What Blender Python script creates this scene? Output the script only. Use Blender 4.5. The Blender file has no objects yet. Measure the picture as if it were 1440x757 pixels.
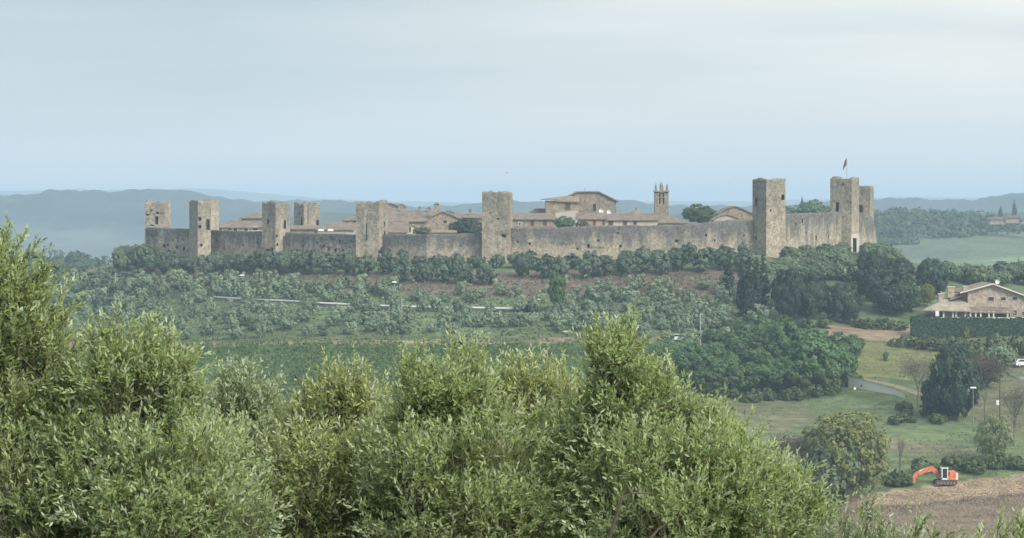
import bpy, math, random
import numpy as np
random.seed(7)
RNG = np.random.default_rng(7)
S = bpy.context.scene
COL = S.collection
R = math.radians
F = 3600.0          # focal length in photograph pixels (photograph 1440 px wide)
HY = 290.0          # row of the eye-level horizon in the photograph

# ------------------------------------------------------------------ camera
cam = bpy.data.cameras.new('camera')
camo = bpy.data.objects.new('camera', cam)
COL.objects.link(camo)
cam.sensor_width = 36.0
cam.lens = 36.0 * F / 1440.0
cam.shift_y = -(378.5 - HY) / 1440.0
cam.clip_start = 0.5
cam.clip_end = 60000.0
camo.location = (0, 0, 0)
camo.rotation_euler = (R(90), 0, 0)
S.camera = camo

# ------------------------------------------------------------------ world, sun, exposure
SUN_EL, SUN_AZ = 40.0, 138.0      # azimuth measured clockwise from +Y (view direction)
W = bpy.data.worlds.new('World')
S.world = W
W.use_nodes = True
wn, wl = W.node_tree.nodes, W.node_tree.links
wn.clear()
wo = wn.new('ShaderNodeOutputWorld')
bg = wn.new('ShaderNodeBackground')
bg.inputs['Strength'].default_value = 0.10
sky = wn.new('ShaderNodeTexSky')
sky.sky_type = 'NISHITA'
sky.sun_disc = False
sky.sun_elevation = R(SUN_EL)
sky.sun_rotation = R(SUN_AZ)
sky.air_density = 1.0
sky.dust_density = 2.0
sky.ozone_density = 2.0
tc = wn.new('ShaderNodeTexCoord')
mp = wn.new('ShaderNodeMapping')
mp.inputs['Scale'].default_value = (2.2, 2.2, 26.0)
mp.inputs['Rotation'].default_value = (0, R(2.5), 0)
nz = wn.new('ShaderNodeTexNoise')
nz.inputs['Scale'].default_value = 1.6
nz.inputs['Detail'].default_value = 4.0
nz.inputs['Roughness'].default_value = 0.45
wl.new(tc.outputs['Generated'], mp.inputs['Vector'])
wl.new(mp.outputs['Vector'], nz.inputs['Vector'])
cr = wn.new('ShaderNodeValToRGB')
cr.color_ramp.elements[0].position = 0.30
cr.color_ramp.elements[0].color = (3.55, 4.35, 4.9, 1)
cr.color_ramp.elements[1].position = 0.72
cr.color_ramp.elements[1].color = (4.45, 5.1, 5.4, 1)
wl.new(nz.outputs['Fac'], cr.inputs['Fac'])
# a thin warm veil of cloud high to the right of the view
sx = wn.new('ShaderNodeSeparateXYZ')
wl.new(tc.outputs['Generated'], sx.inputs[0])
def wmath(op, a, b=None, clamp=False):
    n = wn.new('ShaderNodeMath'); n.operation = op; n.use_clamp = clamp
    for i, v in enumerate((a, b)):
        if v is None: continue
        if isinstance(v, (int, float)): n.inputs[i].default_value = v
        else: wl.new(v, n.inputs[i])
    return n.outputs[0]
vx = wmath('MULTIPLY', wmath('ADD', sx.outputs['X'], 0.12), 3.4, True)
vz = wmath('MULTIPLY', wmath('ADD', sx.outputs['Z'], -0.005), 12.0, True)
vl = wmath('MULTIPLY', wmath('MULTIPLY', vx, vz), wmath('MULTIPLY', nz.outputs['Fac'], 1.7), True)
mixv = wn.new('ShaderNodeMixRGB')
mixv.inputs['Color2'].default_value = (9.4, 9.0, 7.9, 1)
wl.new(vl, mixv.inputs['Fac'])
wl.new(cr.outputs['Color'], mixv.inputs['Color1'])
# thin mist makes the lowest few degrees of sky paler
hz = wmath('POWER', wmath('SUBTRACT', 1.0, wmath('MULTIPLY', sx.outputs['Z'], 14.0, True), True), 2.0)
mixh = wn.new('ShaderNodeMixRGB')
mixh.inputs['Color2'].default_value = (7.5, 7.55, 7.4, 1)
wl.new(wmath('MULTIPLY', hz, 0.85), mixh.inputs['Fac'])
wl.new(mixv.outputs['Color'], mixh.inputs['Color1'])
mixs = wn.new('ShaderNodeMixRGB')
mixs.inputs['Fac'].default_value = 0.92          # cloud cover over the clear sky
wl.new(sky.outputs['Color'], mixs.inputs['Color1'])
wl.new(mixh.outputs['Color'], mixs.inputs['Color2'])
wl.new(mixs.outputs['Color'], bg.inputs['Color'])
wl.new(bg.outputs['Background'], wo.inputs['Surface'])

sun = bpy.data.lights.new('sun', 'SUN')
sun.energy = 3.0
sun.angle = R(26)
sun.color = (1.0, 0.96, 0.89)
suno = bpy.data.objects.new('sun', sun)
COL.objects.link(suno)
suno.rotation_euler = (R(90 - SUN_EL), 0, R(180 - SUN_AZ))   # light comes from azimuth SUN_AZ
S.view_settings.view_transform = 'Standard'
S.view_settings.look = 'None'
S.view_settings.gamma = 1.0
S.view_settings.use_curve_mapping = False
S.view_settings.exposure = 0.50
try:
    S.cycles.volume_bounces = 1
    S.cycles.max_bounces = 6
    S.cycles.transmission_bounces = 4
except Exception:
    pass
HAZE_DENSITY = 0.00023

# ------------------------------------------------------------------ helpers
def P(px, py, D):
    return np.array([(px - 720.0) / F * D, D, -(py - HY) / F * D])

def tag(o, label=None, cat=None, group=None, kind=None):
    if label: o['label'] = label
    if cat: o['category'] = cat
    if group: o['group'] = group
    if kind: o['kind'] = kind
    return o

def empty(name, loc, label=None, cat=None, group=None, rz=0.0):
    o = bpy.data.objects.new(name, None)
    o.empty_display_size = 0.5
    COL.objects.link(o)
    o.location = loc
    o.rotation_euler = (0, 0, rz)
    return tag(o, label, cat, group)

def np_mesh(name, verts, quads, mat, attrs=None, smooth=False, cols=None, mat_idx=None):
    """verts (n,3), quads (m,k) with one fixed k"""
    verts = np.asarray(verts, dtype=np.float32); quads = np.asarray(quads, dtype=np.int32)
    me = bpy.data.meshes.new(name)
    n, (m, k) = len(verts), quads.shape
    me.vertices.add(n); me.vertices.foreach_set('co', verts.ravel())
    me.loops.add(m * k); me.loops.foreach_set('vertex_index', quads.ravel())
    me.polygons.add(m)
    me.polygons.foreach_set('loop_start', np.arange(0, m * k, k, dtype=np.int32))
    me.polygons.foreach_set('loop_total', np.full(m, k, dtype=np.int32))
    if smooth: me.polygons.foreach_set('use_smooth', np.ones(m, dtype=bool))
    me.update(calc_edges=True)
    for an, av in (attrs or {}).items():
        a = me.attributes.new(an, 'FLOAT', 'POINT')
        a.data.foreach_set('value', np.asarray(av, dtype=np.float32))
    if cols is not None:
        a = me.attributes.new('col', 'FLOAT_COLOR', 'POINT')
        c4 = np.ones((n, 4), dtype=np.float32); c4[:, :3] = cols
        a.data.foreach_set('color', c4.ravel())
    for mm in (mat if isinstance(mat, (list, tuple)) else [mat]):
        me.materials.append(mm)
    return me

def link(name, me, parent=None, **kw):
    o = bpy.data.objects.new(name, me)
    COL.objects.link(o)
    if parent is not None: o.parent = parent
    return tag(o, **kw)

class MB:
    """collects polygons and links them as one mesh object"""
    def __init__(s): s.v = []; s.f = []
    def add(s, vs, fs):
        b = len(s.v); s.v += [tuple(map(float, p)) for p in vs]; s.f += [tuple(i + b for i in f) for f in fs]
        return s
    def box(s, c, d, rz=0.0, top=None):
        x, y, z = d[0] / 2, d[1] / 2, d[2] / 2
        k = 1.0 if top is None else top
        vs = [(-x, -y, -z), (x, -y, -z), (x, y, -z), (-x, y, -z), (-x * k, -y * k, z), (x * k, -y * k, z), (x * k, y * k, z), (-x * k, y * k, z)]
        cs, sn = math.cos(rz), math.sin(rz)
        vs = [(c[0] + a * cs - b * sn, c[1] + a * sn + b * cs, c[2] + e) for a, b, e in vs]
        return s.add(vs, [(3, 2, 1, 0), (4, 5, 6, 7), (0, 1, 5, 4), (1, 2, 6, 5), (2, 3, 7, 6), (3, 0, 4, 7)])
    def prism(s, pts, y0, y1):
        """outline pts (x,z) counter-clockwise seen from -Y, extruded from y0 (front) to y1"""
        n = len(pts)
        vs = [(x, y0, z) for x, z in pts] + [(x, y1, z) for x, z in pts]
        fs = [tuple(range(n)), tuple(range(2 * n - 1, n - 1, -1))]
        for i in range(n):
            j = (i + 1) % n
            fs.append((j, i, n + i, n + j))
        return s.add(vs, fs)
    def tube(s, pts, rad, sides=7):
        pts = [np.array(p, float) for p in pts]
        vs = []
        for i, p in enumerate(pts):
            d = pts[min(i + 1, len(pts) - 1)] - pts[max(i - 1, 0)]
            d /= np.linalg.norm(d) + 1e-9
            a = np.cross(d, (0.3, 1, 0.1)) if abs(d[1]) < 0.9 else np.cross(d, (1, 0, 0.1))
            a /= np.linalg.norm(a); b = np.cross(d, a)
            for k in range(sides):
                t = 2 * math.pi * k / sides
                vs.append(p + rad[i] * (math.cos(t) * a + math.sin(t) * b))
        fs = []
        for i in range(len(pts) - 1):
            for k in range(sides):
                k2 = (k + 1) % sides
                fs.append((i * sides + k, i * sides + k2, (i + 1) * sides + k2, (i + 1) * sides + k))
        fs.append(tuple(range(sides - 1, -1, -1)))
        fs.append(tuple((len(pts) - 1) * sides + k for k in range(sides)))
        return s.add(vs, fs)
    def mesh(s, name, mat, smooth=False):
        me = bpy.data.meshes.new(name)
        me.from_pydata(s.v, [], s.f)
        me.materials.append(mat)
        if smooth: me.polygons.foreach_set('use_smooth', [True] * len(me.polygons))
        me.update()
        return me
    def build(s, name, mat, parent=None, smooth=False, **kw):
        return link(name, s.mesh(name, mat, smooth), parent, **kw)

# ------------------------------------------------------------------ materials
def nt(name):
    m = bpy.data.materials.new(name); m.use_nodes = True
    n, l = m.node_tree.nodes, m.node_tree.links
    n.clear()
    out = n.new('ShaderNodeOutputMaterial')
    b = n.new('ShaderNodeBsdfPrincipled')
    b.inputs['Roughness'].default_value = 0.85
    b.inputs['Specular IOR Level'].default_value = 0.2
    l.new(b.outputs[0], out.inputs['Surface'])
    return m, n, l, b, out

def noise(n, l, scale, detail=3.0, vec=None, rough=0.55):
    x = n.new('ShaderNodeTexNoise')
    x.inputs['Scale'].default_value = scale; x.inputs['Detail'].default_value = detail
    x.inputs['Roughness'].default_value = rough
    if vec is not None: l.new(vec, x.inputs['Vector'])
    return x.outputs['Fac']

def ramp(n, l, fac, stops):
    r = n.new('ShaderNodeValToRGB')
    while len(r.color_ramp.elements) < len(stops): r.color_ramp.elements.new(0.5)
    for e, (p, c) in zip(r.color_ramp.elements, stops):
        e.position = p; e.color = (c[0], c[1], c[2], 1) if not isinstance(c, (int, float)) else (c, c, c, 1)
    l.new(fac, r.inputs['Fac'])
    return r.outputs['Color']

def mix(n, l, fac, a, b, mode='MIX'):
    m = n.new('ShaderNodeMixRGB'); m.blend_type = mode
    for key, v in (('Fac', fac), ('Color1', a), ('Color2', b)):
        if isinstance(v, (int, float)): m.inputs[key].default_value = v
        elif isinstance(v, tuple): m.inputs[key].default_value = (v[0], v[1], v[2], 1)
        else: l.new(v, m.inputs[key])
    return m.outputs['Color']

def plain(name, c, rough=0.6, metal=0.0, var=0.15, scale=3.0):
    m, n, l, b, o = nt(name)
    t = n.new('ShaderNodeTexCoord').outputs['Object']
    f = noise(n, l, scale, 4, t)
    col = ramp(n, l, f, [(0.3, tuple(x * (1 - var) for x in c)), (0.7, tuple(min(1, x * (1 + var)) for x in c))])
    l.new(col, b.inputs['Base Color'])
    b.inputs['Roughness'].default_value = rough; b.inputs['Metallic'].default_value = metal
    return m

def foliage(name, c1, c2, under=None, transl=0.25, hue=0.12, rough=0.6, spec=0.2):
    m, n, l, b, o = nt(name)
    a = n.new('ShaderNodeAttribute'); a.attribute_name = 'v'
    col = mix(n, l, a.outputs['Fac'], c1, c2)
    oi = n.new('ShaderNodeObjectInfo')
    hs = n.new('ShaderNodeHueSaturation')
    mr = n.new('ShaderNodeMapRange'); mr.inputs['To Min'].default_value = 1 - hue * 1.8; mr.inputs['To Max'].default_value = 1 + hue * 1.8
    l.new(oi.outputs['Random'], mr.inputs['Value']); l.new(mr.outputs[0], hs.inputs['Value'])
    mh = n.new('ShaderNodeMapRange'); mh.inputs['To Min'].default_value = 0.5 - hue * 0.12; mh.inputs['To Max'].default_value = 0.5 + hue * 0.12
    w = n.new('ShaderNodeTexWhiteNoise'); w.noise_dimensions = '1D'
    l.new(oi.outputs['Random'], w.inputs['W']); l.new(w.outputs['Value'], mh.inputs['Value']); l.new(mh.outputs[0], hs.inputs['Hue'])
    l.new(col, hs.inputs['Color'])
    c = hs.outputs['Color']
    if under is not None:
        g = n.new('ShaderNodeNewGeometry')
        c = mix(n, l, g.outputs['Backfacing'], c, under)
    l.new(c, b.inputs['Base Color'])
    b.inputs['Roughness'].default_value = rough
    b.inputs['Specular IOR Level'].default_value = spec
    t = n.new('ShaderNodeBsdfTranslucent')
    tcn = mix(n, l, 1.0, c, (1.0, 1.05, 0.55), 'MULTIPLY')
    l.new(tcn, t.inputs['Color'])
    ms = n.new('ShaderNodeMixShader'); ms.inputs['Fac'].default_value = transl
    l.new(b.outputs[0], ms.inputs[1]); l.new(t.outputs[0], ms.inputs[2]); l.new(ms.outputs[0], o.inputs['Surface'])
    return m

def stone(name, light, dark, split=0.5, soft=0.25, bump=0.5):
    """rubble masonry; 'hgt' runs 0 at the foot to 1 at the top and steers where grey lichen takes over from bare stone"""
    m, n, l, b, o = nt(name)
    pos = n.new('ShaderNodeNewGeometry').outputs['Position']
    mpn = n.new('ShaderNodeMapping'); mpn.inputs['Scale'].default_value = (1, 1, 0.22)
    l.new(pos, mpn.inputs['Vector'])
    streak = noise(n, l, 0.55, 4, mpn.outputs['Vector'], 0.6)
    fine = noise(n, l, 2.2, 3, pos, 0.7)
    big = noise(n, l, 0.12, 3, pos)
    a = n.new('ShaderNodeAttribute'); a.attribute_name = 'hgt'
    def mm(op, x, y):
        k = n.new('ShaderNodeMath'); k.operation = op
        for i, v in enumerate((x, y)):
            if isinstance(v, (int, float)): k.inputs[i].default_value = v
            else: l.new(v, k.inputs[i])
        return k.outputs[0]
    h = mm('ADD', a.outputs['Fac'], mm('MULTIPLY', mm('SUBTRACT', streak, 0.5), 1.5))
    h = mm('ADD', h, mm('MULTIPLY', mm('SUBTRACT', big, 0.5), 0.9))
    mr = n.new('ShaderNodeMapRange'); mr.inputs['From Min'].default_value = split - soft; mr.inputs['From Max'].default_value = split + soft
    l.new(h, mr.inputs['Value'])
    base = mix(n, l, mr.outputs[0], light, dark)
    f = ramp(n, l, fine, [(0.30, 0.66), (0.5, 1.0), (0.72, 1.30)])
    base = mix(n, l, 1.0, base, f, 'MULTIPLY')
    v = n.new('ShaderNodeTexVoronoi'); v.inputs['Scale'].default_value = 1.7
    l.new(pos, v.inputs['Vector'])
    vr = n.new('ShaderNodeSeparateColor'); l.new(v.outputs['Color'], vr.inputs[0])
    f2 = ramp(n, l, vr.outputs[0], [(0.0, 0.72), (1.0, 1.25)])
    base = mix(n, l, 0.8, base, f2, 'MULTIPLY')
    l.new(base, b.inputs['Base Color'])
    bp = n.new('ShaderNodeBump'); bp.inputs['Strength'].default_value = bump; bp.inputs['Distance'].default_value = 0.25
    l.new(fine, bp.inputs['Height']); l.new(bp.outputs[0], b.inputs['Normal'])
    b.inputs['Roughness'].default_value = 0.95
    return m

def tiles(name, c):
    m, n, l, b, o = nt(name)
    pos = n.new('ShaderNodeNewGeometry').outputs['Position']
    w = n.new('ShaderNodeTexWave'); w.wave_type = 'BANDS'; w.bands_direction = 'X'
    w.inputs['Scale'].default_value = 1.1; w.inputs['Distortion'].default_value = 2.5; w.inputs['Detail'].default_value = 2
    l.new(pos, w.inputs['Vector'])
    f = noise(n, l, 0.7, 5, pos, 0.7)
    col = ramp(n, l, f, [(0.25, tuple(x * 0.5 for x in c)), (0.5, c), (0.75, tuple(min(1, x * 1.5) for x in c))])
    g = ramp(n, l, w.outputs['Fac'], [(0, 0.75), (1, 1.15)])
    col = mix(n, l, 1.0, col, g, 'MULTIPLY')
    l.new(col, b.inputs['Base Color'])
    bp = n.new('ShaderNodeBump'); bp.inputs['Strength'].default_value = 0.5; bp.inputs['Distance'].default_value = 0.1
    l.new(w.outputs['Fac'], bp.inputs['Height']); l.new(bp.outputs[0], b.inputs['Normal'])
    return m

M = {}
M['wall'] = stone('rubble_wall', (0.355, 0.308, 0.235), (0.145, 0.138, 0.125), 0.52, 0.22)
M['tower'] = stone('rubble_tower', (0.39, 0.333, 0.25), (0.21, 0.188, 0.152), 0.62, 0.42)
M['house'] = stone('house_stone', (0.30, 0.245, 0.185), (0.22, 0.185, 0.145), 0.5, 0.5)
M['churchwall'] = stone('church_stone', (0.265, 0.225, 0.17), (0.20, 0.172, 0.132), 0.5, 0.5)
M['pinkwall'] = plain('pink_plaster', (0.42, 0.28, 0.22), 0.9, 0, 0.12, 0.6)
M['cream'] = plain('cream_plaster', (0.62, 0.56, 0.40), 0.9, 0, 0.08, 0.6)
M['palewall'] = plain('pale_plaster', (0.45, 0.41, 0.35), 0.9, 0, 0.12, 0.6)
M['farm'] = stone('farmhouse_stone', (0.40, 0.325, 0.26), (0.34, 0.28, 0.225), 0.5, 0.5)
M['tile'] = tiles('clay_tiles', (0.215, 0.175, 0.14))
M['farmtile'] = tiles('farmhouse_tiles', (0.36, 0.31, 0.25))
M['tileold'] = tiles('weathered_tiles', (0.27, 0.215, 0.155))
M['hole'] = plain('dark_recess', (0.035, 0.032, 0.03), 0.9)  # near-black that paints in the shade inside openings
M['glass'] = plain('window_glass', (0.03, 0.035, 0.04), 0.15)
M['shutter'] = plain('brown_shutter', (0.10, 0.06, 0.04), 0.6)
M['whitepaint'] = plain('white_paint', (0.75, 0.74, 0.70), 0.5, 0, 0.05)
M['whitemetal'] = plain('white_metal', (0.80, 0.80, 0.78), 0.4, 0, 0.04)
M['palestone'] = plain('pale_stone', (0.62, 0.58, 0.48), 0.8, 0, 0.12, 1.0)
M['concrete'] = plain('grey_concrete', (0.42, 0.41, 0.38), 0.9, 0, 0.15, 0.8)
M['metal'] = plain('grey_metal', (0.25, 0.26, 0.27), 0.5, 0.5)
M['wood'] = plain('pole_wood', (0.11, 0.085, 0.065), 0.9)
M['bark'] = plain('olive_bark', (0.105, 0.088, 0.07), 0.95, 0, 0.35, 9.0)
M['barkgrey'] = plain('grey_bark', (0.15, 0.135, 0.12), 0.95, 0, 0.3, 3.0)
M['mud'] = plain('muddy_steel', (0.10, 0.08, 0.06), 0.9, 0, 0.4, 4)
M['orange'] = plain('orange_paint', (0.66, 0.20, 0.095), 0.5, 0, 0.25, 2.5)
M['black'] = plain('black_rubber', (0.03, 0.03, 0.032), 0.8)
M['carwhite'] = plain('white_car_paint', (0.75, 0.76, 0.76), 0.25, 0, 0.02)
M['cardark'] = plain('dark_car_paint', (0.03, 0.033, 0.04), 0.25, 0, 0.05)
M['flag'] = plain('dark_flag_cloth', (0.10, 0.07, 0.09), 0.8, 0, 0.4, 2.5)
M['track'] = plain('dirt_track', (0.21, 0.18, 0.13), 0.95, 0, 0.3, 1.0)
M['asphalt'] = plain('asphalt', (0.07, 0.07, 0.068), 0.9, 0, 0.2, 1.0)

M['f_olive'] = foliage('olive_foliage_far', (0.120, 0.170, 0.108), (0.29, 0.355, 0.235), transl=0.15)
M['f_wallolive'] = foliage('olive_foliage_shade', (0.056, 0.088, 0.058), (0.150, 0.200, 0.132), transl=0.12)  # darker leaf tone of the olives by the wall and western flank
M['f_oak'] = foliage('oak_foliage', (0.018, 0.038, 0.024), (0.056, 0.090, 0.054), transl=0.1)
M['f_mixed'] = foliage('mixed_tree_foliage', (0.075, 0.118, 0.066), (0.185, 0.250, 0.135), transl=0.12, hue=0.2)
M['f_cyp'] = foliage('cypress_foliage', (0.014, 0.028, 0.020), (0.034, 0.056, 0.036), transl=0.05)
M['f_broad'] = foliage('broadleaf_foliage', (0.048, 0.096, 0.042), (0.145, 0.235, 0.095), transl=0.25, hue=0.15)
M['f_gold'] = foliage('turning_foliage', (0.095, 0.125, 0.050), (0.26, 0.25, 0.075), transl=0.25)
M['f_twig'] = foliage('grey_twigs', (0.11, 0.105, 0.085), (0.19, 0.18, 0.14), transl=0.1)
M['f_feather'] = foliage('feathery_foliage', (0.12, 0.16, 0.075), (0.24, 0.28, 0.14), transl=0.3)
M['f_bush'] = foliage('bush_foliage', (0.055, 0.085, 0.034), (0.13, 0.165, 0.065), transl=0.2)
M['f_red'] = foliage('bare_red_twigs', (0.11, 0.078, 0.065), (0.17, 0.125, 0.10), transl=0.1)
M['f_vine'] = foliage('vine_foliage', (0.075, 0.125, 0.042), (0.15, 0.22, 0.08), transl=0.3)
M['f_hedge'] = foliage('hedge_foliage', (0.022, 0.050, 0.022), (0.055, 0.095, 0.042), transl=0.1)
M['f_wood'] = foliage('woodland_foliage', (0.030, 0.060, 0.026), (0.085, 0.115, 0.045), transl=0.1)
M['f_dry'] = foliage('dry_scrub', (0.10, 0.085, 0.05), (0.22, 0.18, 0.11), transl=0.2)

# ------------------------------------------------------------------ terrain
def ctrl():
    c = []
    rows = {
        -700: [(430, 640), (470, 600), (520, 540), (570, 500), (640, 460), (757, 400)],
        -300: [(405, 660), (430, 620), (470, 585), (520, 530), (570, 490), (640, 450), (757, 390)],
        0: [(398, 650), (420, 615), (470, 560), (530, 500), (600, 450), (680, 412), (757, 385)],
        200: [(366, 655), (390, 628), (420, 598), (470, 548), (520, 505), (600, 450), (680, 412), (757, 385)],
        400: [(364, 618), (390, 592), (425, 562), (480, 518), (540, 478), (600, 445), (680, 411), (757, 385)],
        560: [(368, 600), (395, 580), (430, 555), (480, 515), (540, 476), (600, 441), (680, 410), (757, 385)],
        720: [(372, 596), (398, 577), (435, 550), (480, 516), (540, 476), (600, 441), (680, 410), (757, 385)],
        900: [(368, 596), (395, 577), (435, 552), (480, 520), (540, 480), (600, 443), (680, 410), (757, 385)],
        1040: [(360, 600), (392, 583), (430, 562), (470, 540), (510, 515), (570, 478), (620, 440), (680, 410), (757, 385)],
        1200: [(352, 628), (385, 606), (420, 582), (455, 560), (500, 527), (550, 488), (600, 452), (676, 414), (757, 385)],
        1330: [(380, 640), (410, 605), (440, 575), (456, 560), (480, 545), (520, 515), (570, 475), (620, 442), (670, 415), (757, 385)],
        1440: [(392, 650), (415, 605), (447, 566), (475, 548), (515, 515), (570, 475), (620, 442), (664, 416), (757, 385)],
        1750: [(400, 650), (425, 600), (470, 560), (520, 520), (600, 450), (660, 415), (757, 385)],
        2200: [(420, 650), (470, 570), (540, 500), (640, 430), (757, 385)],
    }
    for px, ps in rows.items():
        for py, D in ps: c.append(tuple(P(px, py, D)))
    for X in (-80, -40, 0, 40, 80):
        for Y in (625, 665, 705): 
            if Y == 625 and abs(X) > 60: continue
            c.append((X, Y, -12.0))
    for X in (-120, -60, 0, 60, 120):
        c.append((X, 770, -22)); c.append((X, 860, -42))
    c += [(-150, 700, -32), (-190, 780, -45), (150, 700, -26), (190, 780, -42), (260, 700, -34), (-260, 700, -44)]
    for X in (-150, -50, 50, 150):
        c.append((X, 335, -53)); c.append((X * 0.8, 250, -49)); c.append((X * 0.6, 150, -36))
    for X in (-40, 0, 40):
        c.append((X, 80, -19.5)); c.append((X * 0.7, 45, -11.2)); c.append((X * 0.6, 25, -6.4)); c.append((X * 0.6, 12, -3.4)); c.append((X * 0.6, 0, -1.7)); c.append((X, -40, -0.8))
    return np.array(c)
CT = ctrl()
def _tps_fit(C):
    x = C[:, :2] / 100.0; n = len(x)
    d = np.linalg.norm(x[:, None] - x[None], axis=2)
    K = np.where(d > 0, d * d * np.log(d + 1e-12), 0) + np.eye(n) * 0.002
    Pm = np.hstack([np.ones((n, 1)), x])
    A = np.block([[K, Pm], [Pm.T, np.zeros((3, 3))]])
    return np.linalg.solve(A, np.concatenate([C[:, 2], np.zeros(3)]))
TW = _tps_fit(CT)
def _tps(X, Y):
    x = np.stack([np.ravel(X), np.ravel(Y)], 1) / 100.0
    out = np.empty(len(x))
    cx = CT[:, :2] / 100.0
    for i in range(0, len(x), 20000):
        q = x[i:i + 20000]
        d = np.linalg.norm(q[:, None] - cx[None], axis=2)
        K = np.where(d > 0, d * d * np.log(d + 1e-12), 0)
        out[i:i + 20000] = K @ TW[:-3] + TW[-3] + q @ TW[-2:]
    return out.reshape(np.shape(X))
def sstep(a, b, x):
    t = np.clip((x - a) / (b - a), 0, 1); return t * t * (3 - 2 * t)
def vnoise(X, Y, s, seed=0):
    """smooth value noise in numpy"""
    x = np.asarray(X) / s + seed * 17.3; y = np.asarray(Y) / s + seed * 9.1
    xi, yi = np.floor(x), np.floor(y); fx, fy = x - xi, y - yi
    fx = fx * fx * (3 - 2 * fx); fy = fy * fy * (3 - 2 * fy)
    def h(a, b):
        t = np.sin(a * 127.1 + b * 311.7 + seed * 74.7) * 43758.5453
        return t - np.floor(t)
    return (h(xi, yi) * (1 - fx) + h(xi + 1, yi) * fx) * (1 - fy) + (h(xi, yi + 1) * (1 - fx) + h(xi + 1, yi + 1) * fx) * fy
def bump2(X, Y, cx, cy, rx, ry, h):
    r = np.sqrt(((X - cx) / rx) ** 2 + ((Y - cy) / ry) ** 2)
    return h * (1 - sstep(0, 1, r))
def far_z(X, Y):
    z = -60 + 5 * (vnoise(X, Y, 500, 3) - 0.5) + 2.0 * (vnoise(X, Y, 160, 4) - 0.5)
    # wooded spur and fields right of the castle
    z = np.maximum(z, -60 + bump2(X, Y, 250, 1620, 330, 480, 50)) 
    z = np.maximum(z, -60 + bump2(X, Y, 520, 1640, 400, 520, 45))
    z = z + bump2(X, Y, 330, 1180, 230, 380, 22)
    z = z + bump2(X, Y, 120, 1250, 130, 300, 50)      # knoll behind the castle
    z = z + bump2(X, Y, -215, 1220, 95, 260, 32)     # low wooded rise on the left
    z = z + (vnoise(X, Y, 60, 5) - 0.5) * 2
    return z
def gz(X, Y):
    X = np.asarray(X, float); Y = np.asarray(Y, float)
    side = sstep(260, 420, np.abs(X))
    near = _tps(np.clip(X, -420, 420), np.clip(Y, -60, 900))
    near = near * (1 - side) + side * np.where(Y < 340, near, np.minimum(near, -45))
    near = near + (vnoise(X, Y, 14, 1) - 0.5) * 0.7 * sstep(100, 300, Y)
    t = sstep(770, 960, Y)
    return near * (1 - t) + far_z(X, Y) * t
_gcache = {}
def G(px, py, lo=380.0, hi=720.0, lift=0.0):
    """first ground point seen along the ray through a photograph position"""
    D = np.linspace(lo, hi, 500)
    X = (px - 720) / F * D; Z = -(py - HY) / F * D
    below = (Z - gz(X, D)) < 0
    i = int(np.argmax(below)) if below.any() else len(D) - 1
    X, Y = X[i], D[i]
    return np.array([X, Y, float(gz(X, Y)) + lift])

def poly_mask(px, py, poly):
    inside = np.zeros(px.shape, bool)
    n = len(poly)
    for i in range(n):
        x1, y1 = poly[i]; x2, y2 = poly[(i + 1) % n]
        if y1 == y2: continue
        c = ((y1 > py) != (y2 > py)) & (px < (x2 - x1) * (py - y1) / (y2 - y1) + x1)
        inside ^= c
    return inside

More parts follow.
